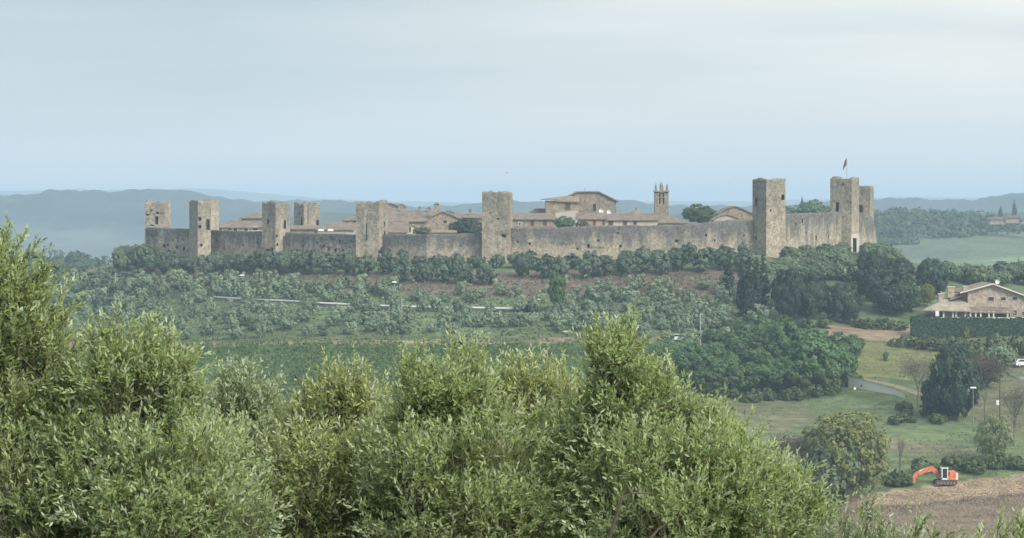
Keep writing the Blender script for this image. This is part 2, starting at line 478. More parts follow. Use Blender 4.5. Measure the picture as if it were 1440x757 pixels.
def build_ground():
    tx = np.concatenate([np.linspace(-0.9, -0.24, 40, endpoint=False), np.linspace(-0.24, 0.24, 300), np.linspace(0.24, 0.9, 41)[1:]])
    ys = np.concatenate([np.linspace(-60, 340, 70, endpoint=False), np.linspace(340, 780, 290, endpoint=False),
                         np.linspace(780, 2600, 150, endpoint=False), np.geomspace(2600, 12500, 60)])
    T, Yg = np.meshgrid(tx, ys)
    Xg = T * (Yg + 60)
    Zg = gz(Xg, Yg)
    n1, n2 = Xg.shape
    idx = np.arange(n1 * n2).reshape(n1, n2)
    quads = np.stack([idx[:-1, :-1], idx[:-1, 1:], idx[1:, 1:], idx[1:, :-1]], -1).reshape(-1, 4)
    X, Y, Z = Xg.ravel(), Yg.ravel(), Zg.ravel()
    # land use, looked up in plan with a little wander at the borders
    Ys = np.maximum(Y, 1)
    j1 = (vnoise(X, Y, 6, 11) - 0.5) * 12; j2 = (vnoise(X, Y, 6, 12) - 0.5) * 5
    px = 720 + X / Ys * F + j1; py = HY - Z / Ys * F + j2
    near = (Y > 375) & (Y < 700)
    grass = np.array([0.085, 0.115, 0.045]); col = np.tile(grass, (len(X), 1))
    def paint(mask, c): col[mask] = c
    paint(near & (py < 480), (0.105, 0.145, 0.070))
    paint(near & poly_mask(px, py, [(120, 378), (500, 384), (1060, 378), (1060, 412), (900, 424), (560, 414), (330, 404), (120, 400)]), (0.138, 0.110, 0.086))
    paint(near & poly_mask(px, py, [(-300, 462), (400, 466), (900, 462), (960, 470), (960, 484), (300, 484), (-300, 490)]), (0.10, 0.135, 0.060))
    paint(near & poly_mask(px, py, [(-300, 484), (300, 482), (960, 474), (960, 480), (300, 491), (-300, 498)]), (0.25, 0.19, 0.13))
    paint(near & poly_mask(px, py, [(-300, 492), (960, 482), (1000, 640), (-300, 640)]), (0.075, 0.12, 0.040))
    paint(near & poly_mask(px, py, [(1165, 459), (1290, 460), (1325, 472), (1318, 482), (1240, 481), (1165, 474)]), (0.25, 0.185, 0.13))
    paint(near & poly_mask(px, py, [(1200, 482), (1330, 484), (1330, 520), (1275, 536), (1200, 525)]), (0.145, 0.155, 0.060))
    paint(near & poly_mask(px, py, [(1000, 560), (1160, 556), (1300, 575), (1450, 612), (1800, 640), (1800, 668), (1440, 664), (1230, 686), (1000, 700)]), (0.120, 0.160, 0.075))
    paint(near & poly_mask(px, py, [(1000, 562), (1130, 566), (1150, 588), (1100, 610), (1000, 604)]), (0.165, 0.172, 0.095))
    paint(near & poly_mask(px, py, [(1340, 478), (1800, 484), (1800, 640), (1440, 612), (1330, 585)]), (0.13, 0.135, 0.070))
    paint(near & (py > 603 + (px - 1160) * 0.13) & (py < 618 + (px - 1160) * 0.17) & (px > 1240) & (px < 1380) & (py < 640), (0.155, 0.150, 0.09))
    field = near & (py > 694 - (px - 1230) * 0.135) & (px > 1195 - (py - 690) * .5)
    paint(field, (0.29, 0.225, 0.145))
    paint(field & (py > 716 - (px - 1230) * 0.085), (0.155, 0.118, 0.088))
    paint(field & (py > 712 - (px - 1230) * 0.085) & (py < 718 - (px - 1230) * 0.085), (0.075, 0.06, 0.05))
    paint((Y > 335) & (Y <= 375), (0.10, 0.10, 0.055))
    # castle plateau
    rin = ((X / 92) ** 2 + ((Y - 668) / 68) ** 2) < 1
    paint(rin, (0.16, 0.14, 0.10))
    # far farmland patchwork
    far = Y > 830
    k = vnoise(X + 60 * vnoise(X, Y, 200, 8), Y, 230, 7); k2 = vnoise(X, Y, 90, 9)
    fc = np.zeros((len(X), 3))
    pal = np.array([(0.12, 0.14, 0.11), (0.18, 0.21, 0.15), (0.22, 0.25, 0.18), (0.26, 0.25, 0.20), (0.17, 0.20, 0.15)])
    kk = np.clip((k * 5.0).astype(int), 0, 4)
    fc = pal[kk] * (0.6 + 0.25 * k2[:, None])
    hf = ((X > 200) & (Y > 830) & (Y < 1500))
    fc[hf] = (np.array([0.145, 0.205, 0.115]) * (0.55 + 0.5 * k2[:, None] + 0.5 * vnoise(X, Y * .5, 45, 19)[:, None]))[hf]
    paint(far, 0); col[far] = fc[far]
    wood = (Y > 1380) & (Y < 2300) & (X > 60) & (far_z(X, Y) > -48)
    col[wood] = (0.11, 0.14, 0.09)
    me = np_mesh('ground', np.stack([X, Y, Z], 1), quads, None, smooth=True, cols=col)
    m, n, l, b, o = nt('ground_cover')
    a = n.new('ShaderNodeAttribute'); a.attribute_name = 'col'
    pos = n.new('ShaderNodeNewGeometry').outputs['Position']
    f1 = ramp(n, l, noise(n, l, 0.35, 5, pos, 0.7), [(0.3, 0.62), (0.5, 1.0), (0.7, 1.4)])
    f2 = ramp(n, l, noise(n, l, 0.03, 3, pos, 0.6), [(0.3, 0.78), (0.7, 1.22)])
    c = mix(n, l, 1.0, a.outputs['Color'], f1, 'MULTIPLY')
    c = mix(n, l, 1.0, c, f2, 'MULTIPLY')
    mp2 = n.new('ShaderNodeMapping'); mp2.inputs['Scale'].default_value = (0.12, 0.9, 0.9)
    l.new(pos, mp2.inputs['Vector'])
    f3 = ramp(n, l, noise(n, l, 0.6, 3, mp2.outputs['Vector'], 0.6), [(0.35, 0.78), (0.65, 1.25)])
    c = mix(n, l, 0.8, c, f3, 'MULTIPLY')
    l.new(c, b.inputs['Base Color'])
    bp = n.new('ShaderNodeBump'); bp.inputs['Strength'].default_value = 0.6; bp.inputs['Distance'].default_value = 0.3
    l.new(noise(n, l, 1.2, 4, pos, 0.7), bp.inputs['Height']); l.new(bp.outputs[0], b.inputs['Normal'])
    me.materials.clear(); me.materials.append(m)
    link('ground', me, kind='structure')
build_ground()

def ridge(name, D, prof, half, seed, c1, c2, rough=6.0, base=-62.0, tree=40.0, pale=None, skyl=1.2):
    """a range of hills: crest height follows prof (photo position of the skyline), rolling down on both sides"""
    xs = np.linspace(max(-1400, prof[0][0]), min(2700, prof[-1][0]), 1500)
    top = np.interp(xs, [p[0] for p in prof], [p[1] for p in prof])
    top = top - skyl * (vnoise(xs, xs * 0 + seed, 13, seed) + .5 * vnoise(xs, xs * 0 + seed, 5, seed + 2) - .7)
    sgn = np.linspace(-1, 1, 44)
    Xc = (xs - 720) / F * D
    Zt = -(top - HY) / F * D
    A, Sg = np.meshgrid(np.arange(len(xs)), sgn)
    X = Xc[A]; Y = D + Sg * half + (vnoise(X, Sg * 0 + 3.0, half * 1.5, seed) - 0.5) * half * 0.5
    prof_s = np.cos(Sg * math.pi / 2) ** 1.3
    Z = base + (Zt[A] - base) * np.clip(prof_s, 0, 1)
    amp = np.clip(prof_s, 0.1, 1)
    Z = Z + rough * amp * (vnoise(X, Y, tree * 5, seed) - 0.5) + rough * 0.45 * (vnoise(X, Y, tree, seed + 1) - 0.5)
    n1, n2 = X.shape
    idx = np.arange(n1 * n2).reshape(n1, n2)
    quads = np.stack([idx[:-1, :-1], idx[:-1, 1:], idx[1:, 1:], idx[1:, :-1]], -1).reshape(-1, 4)
    m, n, l, b, o = nt(name + '_cover')
    pos = n.new('ShaderNodeNewGeometry').outputs['Position']
    c = ramp(n, l, noise(n, l, 0.006, 5, pos, 0.6), [(0.42, c1), (0.62, c2)])
    f = ramp(n, l, noise(n, l, 0.05, 4, pos, 0.7), [(0.3, 0.65), (0.7, 1.35)])
    c = mix(n, l, 1.0, c, f, 'MULTIPLY')
    if pale:                                    # open fields on the lower slopes
        sz = n.new('ShaderNodeSeparateXYZ'); l.new(pos, sz.inputs[0])
        mr = n.new('ShaderNodeMapRange'); mr.inputs['From Min'].default_value = pale[0]; mr.inputs['From Max'].default_value = pale[1]
        nn_ = n.new('ShaderNodeMath'); nn_.operation = 'MULTIPLY_ADD'; l.new(noise(n, l, 0.004, 4, pos, 0.6), nn_.inputs[0]); nn_.inputs[1].default_value = 26; l.new(sz.outputs['Z'], nn_.inputs[2])
        l.new(nn_.outputs[0], mr.inputs['Value'])
        fld = ramp(n, l, noise(n, l, 0.012, 2, pos, 0.5), [(0.35, (0.055, 0.08, 0.065)), (0.65, (0.125, 0.145, 0.12))])
        c = mix(n, l, mr.outputs[0], fld, c)
    l.new(c, b.inputs['Base Color'])
    me = np_mesh(name, np.stack([X, Y, Z], -1).reshape(-1, 3), quads, m, smooth=True)
    return link(name, me, kind='structure')

ridge('hills', 8200, [(-2600, 275), (-900, 270), (-200, 272), (0, 270), (90, 267), (200, 266), (260, 264), (330, 267), (400, 274), (470, 279), (560, 283), (700, 285), (900, 284), (1100, 282), (1300, 279), (1800, 274), (4000, 272)],
      900, 21, (0.05, 0.07, 0.045), (0.10, 0.12, 0.07), 10, -70, 90)
ridge('hills', 3700, [(-1800, 282), (-700, 278), (-250, 277), (0, 276), (60, 275), (90, 273), (105, 269), (150, 267), (170, 272), (205, 270), (270, 271), (310, 278), (350, 283), (430, 285), (520, 287), (620, 287), (760, 288), (900, 287), (1000, 289), (1100, 286), (1230, 282), (1330, 280), (1395, 275), (1430, 274), (1500, 277), (1800, 280), (3000, 284)],
      620, 33, (0.016, 0.034, 0.024), (0.040, 0.062, 0.04), 13, -64, 26, pale=(-22, -6), skyl=3.0)
ridge('hills', 2300, [(-1500, 384), (-500, 384), (0, 384), (200, 384), (330, 340), (420, 302), (520, 300), (700, 304), (1000, 302), (1500, 298), (2400, 300)],
      260, 41, (0.03, 0.05, 0.028), (0.07, 0.10, 0.05), 4, -62, 30)
# ------------------------------------------------------------------ haze
def build_haze():
    m = bpy.data.materials.new('haze_air'); m.use_nodes = True
    n, l = m.node_tree.nodes, m.node_tree.links; n.clear()
    o = n.new('ShaderNodeOutputMaterial'); v = n.new('ShaderNodeVolumePrincipled')
    v.inputs['Color'].default_value = (0.58, 0.775, 1.0, 1)
    v.inputs['Density'].default_value = HAZE_DENSITY
    v.inputs['Anisotropy'].default_value = 0.0
    l.new(v.outputs[0], o.inputs['Volume'])
    MB().box((0, 6300, -7), (27000, 13400, 170)).build('haze', m, kind='stuff')
build_haze()

# ------------------------------------------------------------------ masonry builder
def thick_wall(name, path, thick, zlo, ztop, closed, holes, mat, parent, cell=0.9, rag=0.5, seed=0, split=None, zref=None, cap=None, bulge=0.07):
    """wall following path (outside on the right-hand side when walking it, seen from above), top outline ztop(s), openings left as real recesses.
    holes: list of (photo x, photo y, width m, height m)"""
    rng = np.random.default_rng(seed)
    pts = [np.array(p[:2], float) for p in path]
    n = len(pts); nseg = n if closed else n - 1
    def nrm(i):
        d = pts[(i + 1) % n] - pts[i]; d /= np.linalg.norm(d)
        return np.array([d[1], -d[0]])           # outward
    inner = []
    for i in range(n):
        if closed or 0 < i < n - 1:
            a, b = nrm((i - 1) % n), nrm(i)
            k = (a + b); k /= max(0.3, np.dot(k, a)) ; inner.append(pts[i] - k * thick)
        else:
            a = nrm(0) if i == 0 else nrm(n - 2); inner.append(pts[i] - a * thick)
    V = []; Q = []; Hh = []; niches = []
    s0 = 0.0
    def addv(p, z, zt):
        V.append((p[0], p[1], z)); zb = zref[0] if zref else zlo; ze = zref[1] if zref else zt
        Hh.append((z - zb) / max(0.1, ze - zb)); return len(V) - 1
    tops_all = {}
    def topz(s):
        return float(ztop(s)) + rag * (vnoise(np.array([s]), np.array([seed * 3.1]), 1.3, seed)[0] - 0.5) + rag * 0.5 * (vnoise(np.array([s]), np.array([seed * 1.7]), 0.45, seed)[0] - 0.5)
    total = sum(np.linalg.norm(pts[(i + 1) % n] - pts[i]) for i in range(nseg))
    for i in range(nseg):
        a, b = pts[i], pts[(i + 1) % n]; ia, ib = inner[i], inner[(i + 1) % n]
        L = np.linalg.norm(b - a); d = (b - a) / L; nm = nrm(i)
        seg_holes = []
        for (hx, hy, hw, hh) in holes:
            if nm[1] > -0.02: continue            # face turned away from the valley side
            t = (hx - 720) / F                    # ray X = t*Y
            den = d[0] - t * d[1]
            if abs(den) < 1e-6: continue
            u = (t * a[1] - a[0]) / den
            if 0.3 < u < L - 0.3:
                Y = a[1] + u * d[1]; z = -(hy - HY) / F * Y
                seg_holes.append([max(0.12, u - hw / 2), min(L - 0.12, u + hw / 2), z - hh / 2, z + hh / 2])
        us = list(np.linspace(0, L, max(2, int(round(L / cell))) + 1))
        tmin = min(topz(s0 + x) for x in us) - 0.3
        seg_holes = [h for h in seg_holes if h[3] < tmin]
        zs = list(np.linspace(zlo, tmin, max(2, int(round((tmin - zlo) / cell))) + 1))
        keepu = []; keepz = []
        for h in seg_holes: keepu += [h[0], h[1]]; keepz += [h[2], h[3]]
        us = sorted([x for x in us if x in (0, L) or all(abs(x - k) > 0.12 for k in keepu)] + keepu)
        zs = sorted([x for x in zs if x == zs[0] or x == zs[-1] or all(abs(x - k) > 0.12 for k in keepz)] + keepz)
        us = [x for j, x in enumerate(us) if j == 0 or x - us[j - 1] > 1e-4]
        zs = [x for j, x in enumerate(zs) if j == 0 or x - zs[j - 1] > 1e-4]
        grid = {}
        for iu, u in enumerate(us):
            zt = topz(s0 + u) if not (closed and i == nseg - 1 and iu == len(us) - 1) else topz(0.0)
            for iz, z in enumerate(zs + [zt]):
                off = 0.0
                if 0 < iu < len(us) - 1 and iz <= len(zs) - 1: off = bulge * rng.normal()
                p = a + d * u + nm * off
                grid[iu, iz] = addv(p, z, zt)
            tt = (u / L); pi = ia * (1 - tt) + ib * tt
            grid[iu, 'it'] = addv(pi, zt, zt)
            grid[iu, 'ib'] = addv(pi, cap if cap is not None else zlo, zt)
        for iu in range(len(us) - 1):
            uc = (us[iu] + us[iu + 1]) / 2
            for iz in range(len(zs)):
                zc = (zs[iz] + (zs + [tmin + 0.1])[iz + 1]) / 2
                if iz < len(zs) - 1 and any(h[0] < uc < h[1] and h[2] < zc < h[3] for h in seg_holes): continue
                Q.append((grid[iu, iz], grid[iu + 1, iz], grid[iu + 1, iz + 1], grid[iu, iz + 1]))
            T = len(zs)
            Q.append((grid[iu, T], grid[iu + 1, T], grid[iu + 1, 'it'], grid[iu, 'it']))
            Q.append((grid[iu, 'it'], grid[iu + 1, 'it'], grid[iu + 1, 'ib'], grid[iu, 'ib']))
        if not closed and i in (0, nseg - 1):
            ends = ([0] if i == 0 else []) + ([len(us) - 1] if i == nseg - 1 else [])
            for e in ends:
                Tn = len(zs)
                zb = addv(inner[i] if e == 0 else inner[i + 1], zlo, grid and 1)
                lo = grid[e, 0]; hi = grid[e, Tn]; it = grid[e, 'it']
                Q.append((zb, lo, hi, it) if e == 0 else (lo, zb, it, hi))
        for h in seg_holes: niches.append((a, d, nm, h))
        s0 += L
    if closed:
        ids = [addv(inner[i], (cap if cap is not None else zlo), topz(0)) for i in range(n)]
        if n == 4: Q.append(tuple(ids))
    me = np_mesh(name, V, Q, mat, attrs={'hgt': Hh})
    o = link(name, me, parent)
    for (a, d, nm, h) in niches:
        dep = min(0.8, thick * 0.8)
        c = [a + d * h[0], a + d * h[1]]
        ci = [c[0] - nm * dep, c[1] - nm * dep]
        vs = [(*c[0], h[2]), (*c[1], h[2]), (*c[1], h[3]), (*c[0], h[3]), (*ci[0], h[2]), (*ci[1], h[2]), (*ci[1], h[3]), (*ci[0], h[3])]
        mb = MB(); mb.add(vs, [(0, 1, 5, 4), (3, 7, 6, 2), (0, 4, 7, 3), (1, 2, 6, 5), (4, 5, 6, 7)])
        wide = (h[1] - h[0]); tall = (h[3] - h[2])
        kind = 'arrow_slit' if tall > wide * 1.8 else ('window' if wide > 0.9 else 'putlog_hole')
        mb.build(kind, M['hole'], parent)  # niche faces near-black, their shade put into the colour
    return o

def footprint(pxM, D, a, b, yaw):
    c, s = math.cos(R(yaw)), math.sin(R(yaw))
    Mp = np.array([(pxM - 720) / F * D, D])
    L = Mp + a * np.array([-c, s]); Rr = Mp + b * np.array([s, c]); Bk = L + b * np.array([s, c])
    return Mp, L, Rr, Bk

def tower(label, pxM, D, a, b, yaw, ytop, ybase, holes, seed, open_far=None, tilt=(0, 0), group='square stone towers of the town wall'):
    Mp, L, Rr, Bk = footprint(pxM, D, a, b, yaw)
    zt = -(ytop - HY) / F * D; zb = -(ybase - HY) / F * D - 2.0
    ctr = (Mp + Bk) / 2
    root = empty('stone_tower', (0, 0, 0), label, 'tower', group)
    per = 2 * (a + b)
    def ztop(s): return zt + tilt[0] * math.sin(s / per * 2 * math.pi) + tilt[1] * math.cos(s / per * 4 * math.pi)
    # walk so the outside lies on the right: L -> M -> R -> back
    if open_far is None:
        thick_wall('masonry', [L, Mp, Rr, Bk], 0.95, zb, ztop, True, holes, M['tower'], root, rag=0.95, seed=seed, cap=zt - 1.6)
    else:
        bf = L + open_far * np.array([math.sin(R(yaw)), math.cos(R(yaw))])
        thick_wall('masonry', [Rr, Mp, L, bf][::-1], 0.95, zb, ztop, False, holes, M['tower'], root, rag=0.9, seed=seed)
    return root

tower('leftmost stone tower at the west end with an open back and broken top corner', 203.6, 661, 6.3, 5.1, 86, 283.5, 352,
      [(213, 296, .5, .4), (221.5, 299.5, .7, .6), (220.5, 310, .75, 2.1), (207.5, 302, .9, .4), (214, 317, .9, .4)], 1, open_far=6.3, tilt=(0.15, 0))
tower('second stone tower from the west, tall notch in its right side and pale narrow foot', 278, 642, 6.5, 3.5, 64, 282.5, 372,
      [(281, 308, .8, .9), (292.5, 316, .9, 2.6), (281, 319, .8, .8), (279.5, 333, .7, .7), (283, 345, .6, .6)], 2, open_far=7.6)
tower('third stone tower from the west, square, ragged flat top, holes near its foot', 387.5, 628, 4.9, 4.8, 42, 284, 372,
      [(377, 312, .7, 1.1), (388.5, 313, .9, 1.0), (399.5, 289, 1.0, .6), (400.5, 316, .7, 2.0), (377, 352.5, 1.6, .9), (383, 351, .6, .9), (368.8, 330, .7, .7), (389, 332, .6, .6), (390, 344, .5, .7)], 3)
tower('broad stone tower with a long pale crack down its front, cream gabled house behind it', 533, 610, 5.9, 6.2, 17, 284, 372,
      [(515.5, 322, .28, 2.6), (515.3, 334, .25, 1.2), (540.2, 316, .8, 1.4), (541, 329, .8, 1.3)], 5)
tower('middle stone tower, free-standing before the long wall, with one small dark window', 716.5, 600, 6.5, 7.0, 6, 271, 376,
      [(708.5, 331.5, 1.0, .7), (700, 308, .5, .4), (690, 300, .4, .4)], 6)
tower('big square tower right of the church, flat topped, with a pale lower corner', 1077.5, 605, 5.6, 5.6, 60, 252, 368,
      [(1063.5, 285, .8, 1.8), (1101, 277.5, .9, 1.2), (1062.8, 335, .7, .8), (1084, 296, .4, .4)], 7)
tower('tallest right-hand tower carrying the flagpole, with a dark slit low in its left face', 1197.5, 636, 5.6, 5.6, 27, 250.5, 358,
      [(1177.5, 291.5, .8, 2.3), (1196, 314, .6, .7), (1186, 259, .4, .4)], 8)
tower('narrow rightmost tower of rough stone standing behind the flagpole tower', 1223.5, 668, 5.8, 4.0, 22, 262.5, 345,
      [(1210.5, 293.5, .8, 1.8), (1224, 306, .7, .8)], 9)

def back_tower():
    root = empty('stone_tower', (0, 0, 0), 'small ruined tower inside the far wall, open backed with a dipped top', 'tower', 'square stone towers of the town wall')
    q = lambda px, D: np.array([(px - 720) / F * D, D])
    zt = -(286 - HY) / F * 703
    pth = [q(450, 702), q(436, 709), q(413.5, 702), q(427, 697.5)]
    L = [np.linalg.norm(pth[i + 1] - pth[i]) for i in range(3)]
    def ztop(s):
        return zt - 0.7 * math.exp(-((s - L[0] * 0.1) / 1.0) ** 2) + 0.3 * math.sin(s * 0.9)
    thick_wall('masonry', pth, 1.2, -14, ztop, False, [(424.5, 311.5, .8, 2.4)], M['tower'], root, rag=0.8, seed=14)
    # the second arm of the open back
    pth2 = [q(449.5, 701.5), q(451, 706)]
    p3 = [q(434, 699.5), q(449.5, 701)]
    thick_wall('side_wall', p3, 0.9, -14, lambda s: zt - 0.35, False, [(446.5, 313, .8, 1.4)], M['tower'], root, rag=0.9, seed=15)
back_tower()

# ------------------------------------------------------------------ curtain walls
def curtain(label, pts, base, holes, seed, rag=0.25):
    """pts: (photo x, photo y of the wall top, distance)"""
    w = [P(*p) for p in pts]
    w = w            # left to right seen from the valley: outside lies on the right-hand side
    cum = [0.0]
    for i in range(len(w) - 1): cum.append(cum[-1] + float(np.linalg.norm(w[i + 1][:2] - w[i][:2])))
    zz = [p[2] for p in w]
    root = empty('curtain_wall', (0, 0, 0), label, 'town wall', 'curtain walls between the towers')
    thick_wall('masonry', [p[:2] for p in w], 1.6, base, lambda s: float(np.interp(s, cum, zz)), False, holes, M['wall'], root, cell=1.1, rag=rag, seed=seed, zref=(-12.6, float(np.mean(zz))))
    return root
curtain('short wall between the two westernmost towers, lower than both', [(203.5, 320, 661.5), (222, 320.5, 656), (266, 322, 651)], -20,
        [(213.5, 331, .7, .7), (231, 346, .7, .8), (236, 345, .6, .6), (249, 348, .7, .8), (259, 350, .7, .9), (222, 340, .6, .6), (243, 338, .4, .5)], 21)
curtain('wall between the second and third western towers, roofs behind it', [(296, 324, 649), (330, 324.5, 640), (372, 326, 633)], -20,
        [(284, 348, .6, .7), (304, 338, .5, .6), (315, 349, .6, .5), (322, 346, .4, .5), (342, 345, .5, .5), (362, 341, .5, .5), (296, 350, .5, .5)], 22)
curtain('wall between the third western tower and the broad cracked tower', [(401, 327, 629), (450, 328.5, 620), (504, 330, 612)], -20,
        [(410, 354, .6, .7), (418, 353, .5, .6), (438, 354, .6, .8), (427, 346, .5, .5), (446, 341, .5, .6), (466, 335, .5, .6), (478, 339, .5, .6), (486, 342, .5, .5), (494, 339, .5, .5), (472, 352, .6, .9), (482, 352, .5, .5), (462, 350, .6, .8), (455, 346, .5, .5), (442, 353, .5, .5)], 23)
curtain('wall between the broad cracked tower and the middle tower', [(539, 329, 612), (600, 330.5, 605), (680, 327.5, 603.5)], -20,
        [(544, 333, .5, .5), (601, 343, .4, .4), (648, 346, .4, .4)], 24)
curtain('longest wall, from the middle tower rightwards below the church and bell tower', [(719, 320.5, 603), (760, 320, 602), (850, 317.5, 602), (900, 317, 602.5), (965, 316, 603.5), (990, 313.5, 604.5), (1015, 310.5, 606), (1040, 309.5, 607.5), (1080, 311, 611)], -20,
        [(841.5, 338.5, .6, .5), (951.5, 339, .8, .6), (827.5, 346, .6, .9), (849, 344.5, .6, .4), (872.5, 346, .6, .6), (869, 328, .5, .4), (850, 322, .4, .4), (728, 340, .4, .5), (745, 343, .5, .6), (760, 345, .4, .4), (966, 352, .6, .6), (993, 331, .5, .6), (1062.5, 334.5, .7, .8), (1046, 331, .4, .5), (946, 351, .5, .8), (812, 350, .5, .5), (1005, 338, .4, .5)], 25)
curtain('tall wall between the big square tower and the flagpole tower', [(1096, 301, 610), (1125, 300.5, 618), (1155, 299.5, 627), (1183, 298, 635)], -20,
        [(1128, 310, .6, 1.0), (1119, 316, .6, .8), (1147.5, 334.5, .7, 1.0), (1125, 337, .6, .9), (1145, 303, .6, .6), (1164.5, 333, .6, .5), (1134, 327, .4, .5), (1133, 302, .5, .5)], 26)
curtain('stepped wall stub joining the flagpole tower and the narrow rightmost tower', [(1205, 300.5, 641), (1216.5, 301, 643), (1217.5, 307, 650)], -20, [], 27, rag=0.2)
curtain('crumbling broken wall end right of the narrow rightmost tower', [(1219, 311, 664), (1226.5, 306, 668), (1230, 314, 670), (1233, 330, 673)], -22, [], 28, rag=1.1)

def flagpole():
    r = empty('flagpole', P(1191, 251, 639), 'thin pale flagpole with a dark drooping flag on the tall right-hand tower', 'flagpole')
    h = (251 - 222) / F * 639
    MB().tube([(0, 0, -1.9), (0, 0, h)], [0.09, 0.07], 8).build('pole', M['concrete'], r)
    MB().add([(-.1, 0, h - .15), (-.1, 0, h - 1.7), (-.65, .25, h - 2.6), (-1.0, .1, h - 3.2), (-.95, -.15, h - 2.1), (-.55, .12, h - .8), (-.1, .06, h - .15), (-.5, .3, h - 2.0), (-.75, .15, h - 2.8)],
             [(0, 1, 5), (1, 2, 4, 5), (2, 3, 4), (6, 5, 1), (5, 7, 1), (7, 8, 2), (5, 4, 8, 7)]).build('flag', M['flag'], r)
flagpole()

def gate():
    r = empty('stone_gateway', P(1203, 358, 628), 'narrow pale stone gateway with a dark arch at the foot of the flagpole tower', 'gateway')
    MB().box((-.9, 0, 2.0), (.45, .6, 4.4)).box((.55, 0, 1.6), (.6, .6, 4.4)).build('pier', M['palestone'], r)
    MB().prism([(-1.1, 4.2), (.9, 3.8), (.9, 4.5), (.3, 5.1), (-1.1, 4.8)], -.32, .32).build('lintel', M['palestone'], r)
    MB().box((-.2, .35, 1.8), (1.2, .1, 4.4)).build('opening', M['hole'], r)  # near-black panel, paints the shade within the arch
gate()

# ------------------------------------------------------------------ houses
def win(parent, x, y, z, w, h, frame='palewall', pane='glass', t=0.12):
    """window on a wall facing -Y whose face is at y"""
    f = MB()
    f.box((x - w / 2 - t / 2, y - .02, z), (t, .12, h + 2 * t)).box((x + w / 2 + t / 2, y - .02, z), (t, .12, h + 2 * t))
    f.box((x, y - .02, z + h / 2 + t / 2), (w, .12, t)).box((x, y - .05, z - h / 2 - t / 2), (w, .18, t))
    fo = f.build('window', M[frame], parent)
    MB().box((x, y - .005, z), (w, .03, h)).build('pane', M[pane], fo)

def chimney(parent, px, py, D, w, h):
    p = P(px, py, D)
    c = MB().box((p[0], p[1], p[2] - .6), (w, w, h + 1.2)).build('chimney', M['house'], parent)
    MB().box((p[0], p[1], p[2] + h / 2 + .02), (w * 1.3, w * 1.3, .12)).box((p[0], p[1], p[2] + h / 2 + .25), (w * .8, w * .8, .3), top=.6).build('chimney_cap', M['tile'], c)
    return c

def roof_poly(mb, pts, th=0.22):
    """planar-ish roof slope given as 3D points, with thickness downwards"""
    n = len(pts)
    vs = [tuple(p) for p in pts] + [(p[0], p[1], p[2] - th) for p in pts]
    fs = [tuple(range(n)), tuple(range(2 * n - 1, n - 1, -1))] + [((i + 1) % n, i, n + i, n + (i + 1) % n) for i in range(n)]
    mb.add(vs, fs)

def house_x(label, x0, x1, D, eave, ridge, depth, wall='house', roof='tile', rx0=None, rx1=None, base=-13, wins=(), ridge2=None, cat='house', over=.45, name='stone_house', group='houses inside the town wall'):
    """house whose ridge runs across the view; rx0/rx1 inset the ridge ends (hips)"""
    r = empty(name, (0, 0, 0), label, cat, group)
    A, B = P(x0, eave, D), P(x1, eave, D)
    Rr = P(720, ridge, D + depth / 2)[2]; R2 = P(720, ridge2 if ridge2 else ridge, D + depth / 2)[2]
    rxa = (x0 if rx0 is None else rx0); rxb = (x1 if rx1 is None else rx1)
    ra = np.array([(rxa - 720) / F * D, D + depth / 2, Rr]); rb = np.array([(rxb - 720) / F * D, D + depth / 2, R2])
    w = MB()
    xa, xb, za, zb = A[0], B[0], A[2], B[2]
    w.add([(xa, D, base), (xb, D, base), (xb, D + depth, base), (xa, D + depth, base), (xa, D, za), (xb, D, zb), (xb, D + depth, zb), (xa, D + depth, za)],
          [(0, 1, 5, 4), (1, 2, 6, 5), (2, 3, 7, 6), (3, 0, 4, 7)])
    if rx0 is None: w.add([(xa, D, za), (xa, D + depth, za), (xa, D + depth / 2, Rr)], [(0, 2, 1)])
    if rx1 is None: w.add([(xb, D, zb), (xb, D + depth, zb), (xb, D + depth / 2, R2)], [(0, 1, 2)])
    w.build('wall', M[wall], r)
    o = over; up = .12
    mb = MB()
    fa = (xa - o, D - o, za + up - .1); fb = (xb + o, D - o, zb + up - .1); ba = (xa - o, D + depth + o, za + up - .1); bb = (xb + o, D + depth + o, zb + up - .1)
    ra = ra + np.array([-o if rx0 is None else 0, 0, up]); rb = rb + np.array([o if rx1 is None else 0, 0, up])
    roof_poly(mb, [fa, fb, rb, ra]); roof_poly(mb, [bb, ba, ra, rb])
    if rx0 is not None: roof_poly(mb, [ba, fa, ra])
    if rx1 is not None: roof_poly(mb, [fb, bb, rb])
    rf = mb.build('roof', M[roof], r)
    for wn_ in wins:
        q = P(wn_[0], wn_[1], D); win(r, q[0], D, q[2], wn_[2], wn_[3], *(wn_[4:]))
    return r, rf

